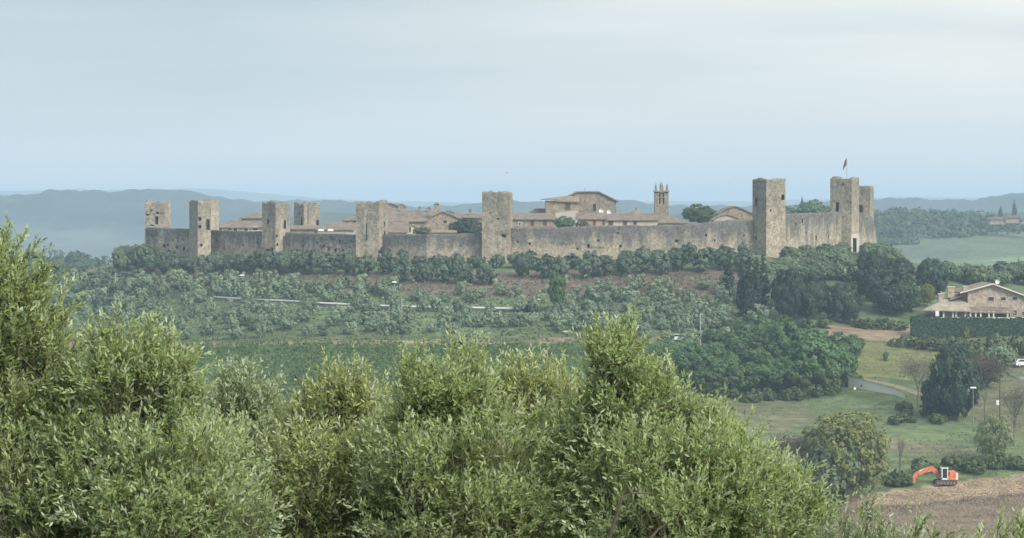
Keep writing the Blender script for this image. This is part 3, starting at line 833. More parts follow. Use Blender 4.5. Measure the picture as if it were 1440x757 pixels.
def house_gable(label, outline, D, depth, wall='house', roof='tile', base=-13, wins=(), over=.5, wx0=None, wx1=None, cat='house', name='stone_house', group='houses inside the town wall', th=.25, backdrop=0.0):
    """house whose gable faces the view; outline = roofline (photo x, photo y)"""
    r = empty(name, (0, 0, 0), label, cat, group)
    pts = [P(x, y, D) for x, y in outline]
    n = len(pts)
    xs = [p[0] for p in pts]
    ol = [(xs[0], base), (xs[-1], base)] + [(p[0], p[2]) for p in pts[::-1]]
    MB().prism(ol, D, D + depth).build('wall', M[wall], r)
    mb = MB()
    dirn = []
    P2 = [p.copy() for p in pts]
    d0 = P2[1] - P2[0]; P2[0] = P2[0] - d0 / np.linalg.norm(d0) * over
    d1 = P2[-1] - P2[-2]; P2[-1] = P2[-1] + d1 / np.linalg.norm(d1) * over
    up = [(p[0], p[2] + th) for p in P2]; lo = [(p[0], p[2] + .004) for p in P2]
    y0, y1 = D - over * .7, D + depth + over * .7
    for i in range(n - 1):
        mb.prism([lo[i], lo[i + 1], up[i + 1], up[i]], y0, y1)
    rf = mb.build('roof', M[roof], r)
    for wn_ in wins:
        q = P(wn_[0], wn_[1], D); win(r, q[0], D, q[2], wn_[2], wn_[3], *(wn_[4:]))
    return r, rf

house_x('low house with a hipped tile roof and white windows between the two left towers', 300, 368, 668, 320, 310.5, 12, wall='palewall', rx0=322, rx1=368, wins=[(309, 323, 1.1, .9, 'whitepaint', 'shutter'), (323, 323, 1.1, .9, 'whitepaint', 'shutter'), (331, 323, 1.0, .9, 'whitepaint', 'glass'), (346, 323, 1.0, .8, 'whitepaint', 'shutter'), (359, 322, 1.4, .9, 'whitepaint', 'shutter')])
house_x('square upper house with a shallow hipped roof beside the third tower', 339, 372, 674, 306.5, 300.5, 9, wall='house', rx0=353, rx1=360, wins=[(361, 311.5, .8, 1.0)])
house_x('long low tile-roofed house in front of the ruined far tower', 405, 455, 660, 322, 317.5, 9, wins=[], rx1=449)
r_, f_ = house_x('low broad roof with two white skylights left of the cracked tower', 446, 497, 655, 323, 314, 12, rx0=462, wall='palewall')
for x in (451.5, 465): 
    q = P(x, 323.7, 652); MB().box(q, (1.5, 1.2, .5), top=.8).build('skylight', M['whitepaint'], r_)
house_x('house with shallow hipped roof and pale wall just left of the cracked tower', 482, 512, 664, 309.5, 303, 9, rx0=495, wall='palewall', wins=[(498.5, 314.5, .7, 1.2, 'house', 'shutter'), (488, 315, .6, .8, 'house', 'shutter')])
r_, f_ = house_x('long ridged house with several chimneys right of the cracked tower', 543, 622, 664, 311.5, 296.5, 13, rx1=620, ridge2=297.5, roof='tile')
for x, y, w_, h_ in ((565, 292.5, 1.1, 1.5), (569, 294, .9, .9), (590, 295.5, .7, 1.2), (603, 295.8, .9, .9)): chimney(f_, x, y, 670, w_, h_)
house_gable('tall narrow stone house end rising beside the cracked tower top', [(541, 287.5), (548, 286.5), (558.5, 290)], 676, 7, wins=())
r_, f_ = house_gable('brown stone gable house with one small dark window near the middle', [(594, 318.5), (606, 306), (622, 298.5), (636, 303.5), (652, 311)], 656, 14, roof='tile', wins=[(626, 312, .9, .8)])
chimney(f_, 613.8, 292.7, 664, 1.3, 2.0)
house_gable('small cream plastered gable house with one dark window behind the wall', [(557, 327), (569, 321.2), (578.5, 316.8), (587, 320)], 646, 9, wall='cream', roof='tileold', wins=[(576.5, 323, .5, 1.2, 'cream'), (582, 326, .5, 1.0, 'cream')])
house_x('low brown roof below the chimneyed house', 540, 572, 644, 326.5, 313, 7, roof='tile', wall='palewall')
house_x('low house roof with a single chimney left of the middle tower', 640, 682, 690, 306, 301.5, 12, wins=())
chimney(f_, 661, 299, 694, .8, 1.4)
house_x('low shed roof beside the garden trees left of the middle tower', 585, 640, 636, 326.5, 324, 5, roof='tileold', wall='palewall')
house_x('tile-roofed house with two dark windows right of the middle tower', 716, 783, 650, 308.3, 299.5, 12, rx1=776, ridge2=300.5, wall='house', wins=[(748.5, 314, .9, 1.3, 'house', 'shutter'), (766.5, 313.5, .9, 1.4, 'house', 'shutter'), (731, 315, .5, .6, 'whitepaint', 'glass')])
house_x('raised roof step against the left side of the church', 745, 772, 668, 300.5, 294, 9, rx0=753, wall='house')

def church():
    r = empty('church', (0, 0, 0), 'large brown stone church with low pitched roof above the wall', 'church')
    D = 668
    # nave: gable facing the valley
    out = [(800, 276.5), (812, 270.6), (842, 270.6), (868, 283.5)]
    pts = [P(x, y, D) for x, y in out]
    xa, xb = P(806, 0, D)[0], P(866.5, 0, D)[0]
    ol = [(xa, -13), (xb, -13), (xb, P(0, 283, D)[2])] + [(p[0], p[2]) for p in pts[::-1][1:-1]] + [(xa, P(0, 273.6, D)[2])]
    MB().prism(ol, D, D + 22).build('nave_wall', M['churchwall'], r)
    mb = MB(); th = .3
    lo = [(p[0], p[2] + .004) for p in pts]; up = [(a, b + th) for a, b in lo]
    lo[-1] = (lo[-1][0] + .4, lo[-1][1] - .2); up[-1] = (up[-1][0] + .4, up[-1][1] - .2)
    for i in range(3): mb.prism([lo[i], lo[i + 1], up[i + 1], up[i]], D - .5, D + 22.5)
    mb.build('nave_roof', M['tileold'], r)
    q = P(836, 292, D); win(r, q[0], D, q[2], .8, 1.9, 'churchwall', 'glass')
    MB().box(P(843.5, 291, D - .06), (.12, .12, 5.5)).build('drainpipe', M['metal'], r)
    # left block with its own hipped roof, standing forward
    D2 = 661
    a, b = P(767.5, 282.3, D2), P(813.5, 283.5, D2)
    MB().prism([(a[0], -13), (b[0], -13), (b[0], b[2]), (a[0], a[2])], D2, D2 + 15).build('side_block', M['house'], r)
    mb = MB()
    e = .7
    roof_poly(mb, [(a[0] - e - .4, D2 - .6, P(0, 280.0, D2)[2]), (b[0] - 4.6, D2 - .6, a[2] + .25), (P(803, 0, D2)[0], D + .5, P(0, 274.6, D)[2]), (P(790, 0, D2)[0], D + 3, P(0, 276.5, D)[2])])
    roof_poly(mb, [(P(779, 0, D2)[0], D2 - .6, P(0, 281.8, D2)[2]), (b[0] + .3, D2 - .6, P(0, 283.7, D2)[2]), (b[0] + .3, D + .5, P(0, 275.5, D)[2]), (P(800, 0, D2)[0], D + .5, P(0, 274.8, D)[2])], .28)
    roof_poly(mb, [(a[0] - e - .4, D2 - .6, P(0, 280.0, D2)[2]), (P(790, 0, D2)[0], D + 3, P(0, 276.5, D)[2]), (a[0] - e - .4, D + 8, P(0, 280.0, D2)[2])])
    mb.build('side_roof', M['tileold'], r)
    q = P(798.5, 290.5, D2); win(r, q[0], D2, q[2], 1.3, 1.9, 'house', 'shutter')
    q = P(769.5, 305, D2); win(r, q[0] + .6, D2, q[2], .5, .5, 'house', 'glass')
    # pale plaster patch of the lower front
    a, b = P(780.5, 298.5, D2 - 1.2), P(813, 297, D2 - 1.2)
    MB().prism([(a[0], -13), (b[0], -13), (b[0], b[2]), (b[0] - 1, b[2] + .2), (a[0], a[2] - .3)], D2 - 1.2, D2 - .003).build('lower_bay', M['cream'].copy() if False else M['palewall'], r)
    # cross on the roof ridge
    q = P(822.5, 267, D + 2)
    MB().box((q[0], q[1], q[2] - .1), (.08, .08, 1.4)).box((q[0], q[1], q[2] + .25), (.5, .1, .08)).build('cross', M['metal'], r)
church()

def dish(px, py, D, w, label):
    r = empty('satellite_dish', P(px, py, D), label, 'satellite dish', 'white dishes on the roofs')
    mb = MB(); rings = 5; sg = 14; vs = [(0, 0, 0)]
    for i in range(1, rings + 1):
        a = i / rings
        for k in range(sg):
            t = 2 * math.pi * k / sg; vs.append((w / 2 * a * math.cos(t), -.25 * w * a * a, w / 2 * a * math.sin(t) * 1.05))
    fs = [(0, 1 + k, 1 + (k + 1) % sg) for k in range(sg)]
    for i in range(rings - 1):
        for k in range(sg):
            k2 = (k + 1) % sg; fs.append((1 + i * sg + k, 1 + (i + 1) * sg + k, 1 + (i + 1) * sg + k2, 1 + i * sg + k2))
    mb.add(vs, fs); mb.build('reflector', M['whitemetal'], r)
    MB().tube([(0, .05, 0), (0, .3, -.2), (0, .3, -1.3)], [.05, .05, .05], 6).tube([(0, -.1, -w * .45), (0, -w * .55, -.05)], [.025, .025], 5).build('mount', M['metal'], r)
dish(845.7, 297, 650, 1.3, 'white satellite dish on the low roof in front of the church, left of the pair')
dish(856.5, 298.5, 650, 1.2, 'round white satellite dish in front of the church, right of the pair')
EE = MB().box(P(845.5, 301, 650), (1.0, .7, 1.0)).build('water_tank', M['palestone'], None, label='small pale tank under the left dish on the low roof', cat='tank')

house_x('long pink-walled house with two dark windows under the church', 813, 850, 640, 308, 300.5, 8, wall='pinkwall', wins=[(835.8, 312.5, .7, 1.7, 'pinkwall', 'shutter'), (850.5 - 1.6, 312.5, .6, 1.7, 'pinkwall', 'shutter')])
house_x('long grey-walled low house stretching below the bell tower', 851, 925, 641, 309.5, 301, 9, wall='palewall', wins=[(859, 313, 1.1, 1.3, 'house', 'shutter'), (879, 313, .9, 1.3, 'house', 'shutter'), (893, 313.5, .7, .8, 'house', 'glass')])
house_x('low tile roof sloping away right of the bell tower', 918, 968, 645, 313.4, 303.5, 14, rx0=922, rx1=944, ridge2=303.5)
def apse():
    r = empty('round_chapel', P(895, 316, 662), 'small round chapel with conical tile roof and finial between church and bell tower', 'chapel')
    h = (316 - 302.5) / F * 662; s = F / 662.0
    rd = 13 / s
    n = 12
    mb = MB(); mb.tube([(0, 0, -2), (0, 0, h)], [rd * .92] * 2, n); mb.build('wall', M['house'], r)
    mb = MB(); mb.tube([(0, 0, h - .05), (0, 0, h + .1), (0, 0, h + 1.5)], [rd, rd, .15], n)
    rf = mb.build('roof', M['tileold'], r)
    MB().tube([(0, 0, h + 1.3), (0, 0, h + 1.6), (0, 0, h + 1.9), (0, 0, h + 2.3)], [.1, .35, .35, .06], 8).build('finial', M['metal'], rf)
apse()

def bell_tower():
    D = 668; s = F / D
    r = empty('bell_tower', P(930, 316, D), 'slender square bell tower with pointed pinnacles on its corners', 'bell tower')
    z = lambda py: (316 - py) / s
    wd = 19.2 / s; hw = wd / 2
    # shaft: four corner piers around belfry openings
    body = MB().box((0, 0, (z(287) - 3) / 2), (wd, wd, z(287) + 3)).build('shaft', M['churchwall'], r)
    pw = wd * .31
    mb = MB()
    for sx_ in (-1, 1):
        for sy_ in (-1, 1): mb.box((sx_ * (hw - pw / 2), sy_ * (hw - pw / 2), (z(287) + z(270)) / 2), (pw, pw, z(270) - z(287)))
    mb.box((0, -hw + pw / 2, (z(287) + z(270)) / 2), (pw * .55, pw * .6, z(270) - z(287)))
    mb.box((0, 0, z(270.5)), (wd, wd, .5)).box((0, 0, z(278)), (wd * .98, wd * .98, .22))
    mb.build('belfry', M['churchwall'], r)
    MB().box((0, .2, (z(286.8) + z(271.5)) / 2), (wd * .55, wd * .55, z(271.5) - z(286.8))).build('belfry_opening', M['hole'], r)  # near-black block standing in for the shade inside the belfry
    cw = MB().box((0, 0, z(269.2)), (wd * 1.12, wd * 1.12, .4)).build('cornice', M['churchwall'], r)
    for (x, y, zz, w_) in ((-hw * .82, -hw * .8, 257.0, .46), (hw * .82, -hw * .8, 258, .46), (-hw * .82, hw * .8, 260, .42), (hw * .82, hw * .8, 260, .42)):
        MB().box((x, y, z(267.5)), (w_, w_, .9)).tube([(x, y, z(266)), (x, y, z(263)), (x, y, z(zz))], [w_ * .5, w_ * .42, .05], 6).build('pinnacle', M['churchwall'], r)
    MB().box((0, -hw * .3, z(266)), (.95, .9, 1.1)).tube([(0, -hw * .3, z(263)), (0, -hw * .3, z(260)), (0, -hw * .3, z(255.5))], [.55, .42, .05], 8).build('spire', M['churchwall'], r)
bell_tower()
house_gable('broad gable house with pale edges just left of the big square tower', [(1011, 301), (1022, 294.5), (1034, 291), (1047, 296), (1064, 304)], 655, 12, wall='house', roof='tile')
house_gable('lower rounded gable roof in front of the house left of the big square tower', [(1004, 309), (1013, 304), (1022, 302), (1037, 307)], 640, 8, wall='palewall', roof='tileold')

# ------------------------------------------------------------------ vegetation builders
def unit(v): return v / (np.linalg.norm(v, axis=-1, keepdims=True) + 1e-9)
def rand_dir(n, rng): return unit(rng.normal(size=(n, 3)))

def cards(C, Nn, size, rng, aspect=0.65, v=None):
    """one leaf-clump face per centre, facing roughly along Nn"""
    n = len(C)
    t = unit(np.cross(Nn, rand_dir(n, rng))); b = np.cross(Nn, t)
    s1 = (size * (0.6 + 0.8 * rng.random(n)))[:, None]; s2 = s1 * aspect * (0.7 + 0.6 * rng.random((n, 1)))
    V = np.stack([C - t * s1, C - b * s2, C + t * s1, C + b * s2], 1).reshape(-1, 3)
    Q = np.arange(4 * n).reshape(n, 4)
    vv = np.repeat(rng.random(n) if v is None else v, 4)
    return V, Q, vv

def crown_cards(lobes, n, size, rng, clumps=26, jit=0.45, cl=0.30, flat=0.0):
    """lobes: (x,y,z,rx,ry,rz). Leaf clumps gathered into tufts over and inside the lobes."""
    L = np.array(lobes, float)
    area = (L[:, 3] * L[:, 5] + L[:, 3] * L[:, 4]); w = area / area.sum()
    cs, ns, rs, vs = [], [], [], []
    for li, lb in enumerate(L):
        k = max(5, int(clumps * w[li] * len(L) / 1.6))
        d = rand_dir(k, rng); rad = 0.70 + 0.34 * rng.random((k, 1)) ** 0.7
        c = lb[:3] + d * lb[3:6] * rad
        cs.append(c); ns.append(d); rs.append(np.full(k, cl * lb[3:6].mean() * 1.0) * (0.7 + 0.6 * rng.random(k))); vs.append(rng.random(k))
    cc = np.concatenate(cs); cn = np.concatenate(ns); cr_ = np.concatenate(rs); cv = np.concatenate(vs)
    pick = rng.choice(len(cc), n, p=cr_ ** 2 / (cr_ ** 2).sum())
    d = rand_dir(n, rng)
    flip = np.sum(d * cn[pick], 1) < -0.25
    d[flip] *= -1
    C = cc[pick] + d * (cr_[pick] * (0.55 + 0.55 * rng.random(n)))[:, None]
    Nn = unit(d * 0.9 + cn[pick] * 0.5 + rand_dir(n, rng) * jit + np.array([0, 0, 0.25]))
    v = np.clip(cv[pick] * 0.55 + rng.random(n) * 0.45, 0, 1)
    return cards(C, Nn, size, rng, v=v)

def crown_mesh(name, lobes, n, size, mat, seed, **k):
    rng = np.random.default_rng(seed)
    V, Q, v = crown_cards(lobes, n, size, rng, **k)
    return np_mesh(name, V, Q, mat, attrs={'v': v})

def trunk_mesh(name, h, r, forks, mat, seed, lean=0.2, spread=0.5, start=0.35):
    rng = random.Random(seed)
    mb = MB(); top = (rng.uniform(-lean, lean), rng.uniform(-lean, lean), h * 0.55)
    mid = (top[0] * .3 + rng.uniform(-.1, .1), top[1] * .3, h * start)
    mb.tube([(0, 0, -0.6), (0, 0, 0.15), mid], [r * 1.25, r, r * .8], 7)
    for k in range(forks):
        a = 2 * math.pi * (k + rng.random() * .5) / forks
        q = (mid[0] + math.cos(a) * h * spread * .25, mid[1] + math.sin(a) * h * spread * .25, h * (start + .2))
        e = (mid[0] + math.cos(a) * h * spread * .5, mid[1] + math.sin(a) * h * spread * .5, h * (.72 + rng.random() * .12))
        mb.tube([mid, q, e], [r * .6, r * .42, r * .12], 5)
    return mb.mesh(name, mat)

PROTO = {}
def proto(kind, specs): PROTO[kind] = specs
def olive_lobes(seed, h=4.6, w=2.5):
    rr = random.Random(seed); L = [(0, 0, h * .54, w * .78, w * .78, h * .42)]
    for k in range(5):
        a = k * 1.256 + rr.random(); L.append((math.cos(a) * w * .5, math.sin(a) * w * .5, h * (.32 + .34 * rr.random()), w * .5, w * .5, h * .27))
    return L
def mk_protos():
    P_ = {}
    P_['olive'] = [(trunk_mesh('trunk', 4.4, .2, 3, M['barkgrey'], i), crown_mesh('crown', olive_lobes(i), 1300, .25, M['f_olive'], 100 + i, clumps=22)) for i in range(4)]
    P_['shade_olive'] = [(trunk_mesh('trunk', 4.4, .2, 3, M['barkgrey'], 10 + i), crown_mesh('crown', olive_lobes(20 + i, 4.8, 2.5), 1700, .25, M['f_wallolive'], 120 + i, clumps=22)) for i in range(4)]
    def oak(seed, h, w):
        rr = random.Random(seed); L = [(0, 0, h * .56, w * .8, w * .8, h * .40)]
        for k in range(7):
            a = k * .9 + rr.random() * .5; L.append((math.cos(a) * w * .45, math.sin(a) * w * .45, h * (.40 + .32 * rr.random()), w * .52, w * .52, h * .27))
        return L
    P_['oak'] = [(trunk_mesh('trunk', 8, .35, 4, M['barkgrey'], 30 + i), crown_mesh('crown', [(0, 0, 8.2 * .52, 4.0, 4.0, 8.2 * .42), (.9, .3, 8.2 * .60, 3.1, 3.1, 8.2 * .34), (-1.0, -.3, 8.2 * .45, 3.1, 3.1, 8.2 * .34)], 7500, .23, M['f_oak'], 140 + i, clumps=110, cl=.20)) for i in range(3)]
    P_['broad'] = [(trunk_mesh('trunk', 8, .3, 4, M['barkgrey'], 50 + i), crown_mesh('crown', oak(60 + i, 8.4, 4.2), 5600, .26, M['f_broad'], 160 + i, clumps=44, cl=.26)) for i in range(3)]
    P_['mixed'] = [(trunk_mesh('trunk', 6, .25, 4, M['barkgrey'], 70 + i), crown_mesh('crown', oak(80 + i, 6.2, 3.3), 2600, .30, M['f_mixed'], 180 + i, clumps=40, cl=.26)) for i in range(3)]
    cyl = [(0, 0, z, r, r, 1.9) for z, r in ((1.6, .95), (3.6, 1.15), (5.8, 1.12), (8.0, .85), (10.0, .5), (11.4, .25))]
    P_['cypress'] = [(trunk_mesh('trunk', 3, .2, 2, M['barkgrey'], 90 + i, spread=.1), crown_mesh('crown', cyl, 4200, .20, M['f_cyp'], 200 + i, clumps=60, cl=.22, jit=.3)) for i in range(2)]
    P_['bush'] = [(None, crown_mesh('foliage', [(0, 0, .8, 1.2, 1.2, .9), (.7, .2, .6, .8, .8, .7), (-.6, -.2, .6, .9, .9, .7)], 600, .2, M['f_bush'], 220 + i)) for i in range(3)]
    P_['gold'] = [(trunk_mesh('trunk', 8, .3, 5, M['barkgrey'], 95), crown_mesh('crown', oak(97, 8.2, 4.2), 9000, .17, M['f_gold'], 230, clumps=130, cl=.17))]
    P_['feather'] = [(trunk_mesh('trunk', 6, .2, 5, M['barkgrey'], 96), crown_mesh('crown', oak(98, 6.2, 3.3), 5000, .15, M['f_feather'], 231, clumps=90, cl=.2))]
    return P_
PROTO = mk_protos()
NAMES = {'olive': 'olive_tree', 'shade_olive': 'olive_tree', 'oak': 'holm_oak', 'broad': 'leafy_tree', 'mixed': 'leafy_tree', 'cypress': 'cypress_tree', 'bush': 'bush', 'gold': 'leafy_tree', 'feather': 'leafy_tree'}
def plant(kind, p, h, w, label, cat='tree', group=None, var=None, rz=None, name=None):
    """h, w: wanted height and width in metres"""
    ps = PROTO[kind]; t, c = ps[random.randrange(len(ps)) if var is None else var % len(ps)]
    dims = {'olive': (4.5, 5.2), 'shade_olive': (4.6, 5.2), 'oak': (8.3, 8.8), 'broad': (8.5, 8.6), 'mixed': (6.2, 6.6), 'cypress': (12.2, 2.6), 'bush': (1.8, 3.0), 'gold': (8.3, 8.6), 'feather': (6.2, 6.6)}[kind]
    r = empty(name or NAMES[kind], tuple(p), label, cat, group, rz=random.uniform(0, 6.28) if rz is None else rz)
    r.scale = (w / dims[1], w / dims[1], h / dims[0])
    if t: link('trunk', t, r)
    link('crown' if t else 'foliage', c, r)
    return r
REG = {}
def plant_px(kind, px, base, wpx, hpx, label, **k):
    p = G(px, base); s = F / p[1]
    o = plant(kind, p, hpx / s, wpx / s, label, **k)
    if k.get('group'): REG.setdefault(k['group'], []).append((px, base, o))
    return o

# --- rows of dark olives along the foot of the wall
rr = random.Random(5)
x = 172.0
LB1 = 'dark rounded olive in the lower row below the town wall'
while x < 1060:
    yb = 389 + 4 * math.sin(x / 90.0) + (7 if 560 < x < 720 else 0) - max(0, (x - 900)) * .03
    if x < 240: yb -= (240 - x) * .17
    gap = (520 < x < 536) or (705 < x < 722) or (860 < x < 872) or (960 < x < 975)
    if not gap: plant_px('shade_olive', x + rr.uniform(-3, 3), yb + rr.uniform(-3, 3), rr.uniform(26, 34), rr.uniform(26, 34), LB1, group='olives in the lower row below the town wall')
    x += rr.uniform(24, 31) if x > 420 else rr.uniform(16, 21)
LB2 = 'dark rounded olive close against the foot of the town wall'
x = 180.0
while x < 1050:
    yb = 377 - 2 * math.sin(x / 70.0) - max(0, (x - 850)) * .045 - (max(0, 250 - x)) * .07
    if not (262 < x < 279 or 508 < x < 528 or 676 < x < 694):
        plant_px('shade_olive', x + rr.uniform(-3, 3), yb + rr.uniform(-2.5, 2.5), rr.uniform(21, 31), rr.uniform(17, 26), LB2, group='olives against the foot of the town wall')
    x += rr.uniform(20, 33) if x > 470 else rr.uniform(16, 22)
for x, yb, w_, h_ in ((168, 384, 24, 32), (178, 376, 22, 30), (190, 372, 24, 28), (205, 371, 26, 28), (222, 374, 26, 26)):
    plant_px('mixed', x, yb, w_, h_, 'dark tree at the western end of the hill below the leftmost tower', group='trees at the western end of the hill')

# --- wooded shoulder under the right-hand towers
for i in range(46):
    x = rr.uniform(1062, 1262); t = (x - 1062) / 200
    ytop = np.interp(x, [1062, 1090, 1110, 1180, 1205, 1235, 1262], [360, 372, 356, 341, 352, 342, 356])
    yb = ytop + rr.uniform(26, 52)
    if abs(x - 1203) < 13 and yb < 392: yb = 396
    plant_px('mixed', x, yb, rr.uniform(26, 40), rr.uniform(22, 30), 'dark leafy tree on the shoulder under the right-hand towers', group='trees on the shoulder under the right-hand towers')
for x, yb, w_, h_ in ((1110, 372, 30, 24), (1135, 368, 30, 22), (1160, 364, 32, 20), (1184, 362, 26, 20), (1222, 364, 30, 22), (1240, 368, 34, 26), (1256, 378, 34, 28)):
    plant_px('mixed', x, yb, w_, h_, 'dark leafy tree at the foot of the wall near the flagpole tower', group='trees at the foot of the wall near the flagpole tower')

# --- big dark trees right of the hill
cyps = [(1024, 417, 17, 56, 'pointed dark cypress standing apart, leftmost of the five'), (1042, 448, 14, 84, 'slim greener cypress at the left edge of the dense clump'),
        (1053, 452, 18, 90, 'broad dark cypress second in the dense clump'), (1064, 444, 17, 82, 'dark cypress third in the dense clump'), (1073, 440, 18, 82, 'tall dark cypress at the right edge of the dense clump')]
for x, yb, w_, h_, lb in cyps: plant_px('cypress', x, yb, w_, h_, lb, group='cypresses on the slope')
oaks = [(1108, 452, 46, 76, 'tall dark oak between the cypresses and the two round oaks'), (1136, 452, 58, 70, 'broad dark oak with a ragged crown right of the cypresses'),
        (1186, 455, 58, 60, 'round-crowned dark oak with a short visible trunk above the dry bank'), (1256, 444, 72, 68, 'big domed oak left of the farmhouse'),
        (1226, 424, 62, 74, 'large dark oak behind and left of the domed oak'), (1311, 420, 46, 58, 'dark oak between the domed oak and the farmhouse'),
        (1262, 406, 50, 44, 'dark oak on the skyline right of the towers, above the domed oak')]
for x, yb, w_, h_, lb in oaks: plant_px('oak', x, yb, w_, h_, lb, group='dark oaks on the slope')
plant_px('gold', 1304, 432, 24, 34, 'small yellowing round bush-like tree tucked beside the domed oak')
plant_px('broad', 783, 438, 27, 56, 'tall pale green poplar-like tree standing alone in the olive grove')
for i in range(16):
    x = 1332 + i * 8.5 + rr.uniform(-4, 4)
    plant_px('mixed', x, rr.uniform(392, 404) + (x - 1330) * .04, rr.uniform(24, 36), rr.uniform(20, 30), 'green tree in the belt behind the farmhouse', group='tree belt behind the farmhouse')
plant_px('broad', 1282, 440, 30, 26, 'low green tree in the shade between the domed oak and the hedge')
for x, yb, w_ in ((1128, 462, 30), (1160, 462, 26), (1100, 458, 30), (1218, 462, 30), (1240, 463, 34), (1262, 464, 30), (1204, 460, 26)):
    plant_px('bush', x, yb, w_, 14, 'low green shrub under the dark oaks', cat='bush', group='shrubs under the dark oaks')

# --- olive grove on the open slope
LB3 = 'silvery olive in the grove above the white rail'
LB4 = 'silvery olive in the grove below the white rail'
def railY(x): return np.interp(x, [100, 310, 450, 575, 690, 745, 1010], [412, 420, 428, 433, 435, 436, 438])
pts = []
def okp(x, y, d):
    return all((x - a) ** 2 + ((y - b) * 2.3) ** 2 > d * d for a, b in pts)
def grove(n, x0, x1, f0, f1, dmin, label, group, kind='olive', wr=(17, 27), hr=(15, 23), keep=lambda x, y: True):
    c = 0; tries = 0
    while c < n and tries < 9000:
        tries += 1
        x = rr.uniform(x0, x1); y = rr.uniform(f0(x), f1(x))
        if not keep(x, y) or not okp(x, y, dmin): continue
        pts.append((x, y)); c += 1
        plant_px(kind, x, y, rr.uniform(*wr), rr.uniform(*hr), label, group=group)
rail_clear = lambda x, y: not (300 < x < 760 and railY(x) - 1 < y - 0 < railY(x) + 18 and rr.random() < .62)
def lowest(x): return np.interp(x, [60, 200, 260, 400, 560, 800, 1000], [484, 484, 482, 477, 472, 468, 470])
grove(150, 70, 1005, lambda x: railY(x) + 4, lowest, 15, LB4, 'silvery olives below the white rail', keep=lambda x, y: rail_clear(x, y) and not (640 < x < 760 and y > 462))
grove(60, 95, 560, lambda x: 398 + (x > 430) * 8, lambda x: railY(x) - 1, 15, LB3, 'silvery olives above the white rail')
grove(26, 820, 1040, lambda x: 405, lambda x: 440, 15, 'silvery olive near the lone cypress on the upper slope', 'silvery olives left of the cypresses')
grove(10, 560, 820, lambda x: 412, lambda x: 432, 20, LB3, 'silvery olives above the white rail')
grove(20, 900, 1090, lambda x: 440, lambda x: 486, 14, 'silvery olive between the cypress clump and the leafy copse', 'silvery olives above the leafy copse')
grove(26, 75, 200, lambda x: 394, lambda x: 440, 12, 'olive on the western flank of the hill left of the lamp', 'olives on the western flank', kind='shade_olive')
# dark clipped hedge piece behind the grove
def hedge(label, a, b, hpx, thick, n, seed, mat='f_hedge', lift=0.0):
    pa, pb = a, b
    rng = np.random.default_rng(seed)
    L = np.linalg.norm(pb - pa); d = (pb - pa) / L; nn = unit(np.array([d[1], -d[0], 0.0]))
    h = hpx
    u = rng.random(n) * L; face = rng.random(n)
    C = pa + d * u[:, None]; Nn = np.zeros((n, 3))
    top = face < 0.3
    z = rng.random(n) * h
    side = np.where(rng.random(n) < .75, 1.0, -1.0)
    wob = 0.16 * np.sin(u * .6) + 0.14 * np.sin(u * 1.7) + 0.1 * np.sin(u * 4.1 + 1) - .08
    C = C + nn * np.where(top, (rng.random(n) - .5) * thick, side * thick / 2 + rng.normal(size=n) * .08)[:, None]
    C[:, 2] += np.where(top, h + wob + rng.normal(size=n) * .06, z)
    Nn = np.where(top[:, None], np.array([0, 0, 1.0]), nn * side[:, None]) + rand_dir(n, rng) * .45
    V, Q, v = cards(C, unit(Nn), .26, rng)
    o0 = pa; r = empty('hedge', tuple(o0), label, 'hedge')
    me = np_mesh('foliage', V - o0, Q, M[mat], attrs={'v': v}); link('foliage', me, r)
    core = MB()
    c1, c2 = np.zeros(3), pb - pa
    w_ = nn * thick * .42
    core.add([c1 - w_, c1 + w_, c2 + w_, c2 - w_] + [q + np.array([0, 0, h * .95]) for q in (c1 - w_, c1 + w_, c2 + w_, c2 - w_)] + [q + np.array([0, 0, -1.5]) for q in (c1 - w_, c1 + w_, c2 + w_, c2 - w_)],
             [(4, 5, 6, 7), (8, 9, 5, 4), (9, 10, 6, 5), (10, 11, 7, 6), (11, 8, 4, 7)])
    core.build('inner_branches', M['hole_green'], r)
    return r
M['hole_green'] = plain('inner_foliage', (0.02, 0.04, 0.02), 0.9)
q1, q2 = G(933, 424), G(969, 424)
hedge('short dark clipped hedge among the olives left of the cypresses', q1, q2, 1.7, 1.5, 900, 3)
q1, q2 = G(800, 424), G(890, 426)
hedge('thin dark broken hedge line right of the poplar-like tree', q1, q2, .9, 1.2, 1200, 4)
q1 = P(1281, 476, 549); q2 = P(1475, 479, 549)
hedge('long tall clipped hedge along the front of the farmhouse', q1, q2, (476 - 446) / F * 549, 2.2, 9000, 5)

# --- bright leafy copse in the middle right
copse = [(1105, 535, 84, 84), (1060, 540, 76, 66), (1148, 550, 90, 84), (1010, 548, 70, 60), (975, 535, 60, 50), (1085, 500, 60, 48), (1130, 505, 76, 44), (1180, 520, 66, 50), (1040, 500, 56, 34), (1160, 552, 60, 60), (1000, 515, 50, 34), (1196, 500, 44, 28), (1120, 552, 74, 64), (1075, 555, 70, 52), (1035, 556, 60, 44), (955, 520, 50, 36), (990, 556, 56, 40), (1185, 540, 46, 44)]
for i, (x, yb, w_, h_) in enumerate(copse):
    plant_px('broad', x, yb, w_, h_, 'bright green leafy tree in the dense copse', group='leafy trees of the dense copse')
for i in range(16):
    plant_px('broad', rr.uniform(985, 1095), rr.uniform(466, 500), rr.uniform(24, 34), rr.uniform(18, 26), 'small leafy tree along the upper edge of the copse', group='small trees along the upper edge of the copse')

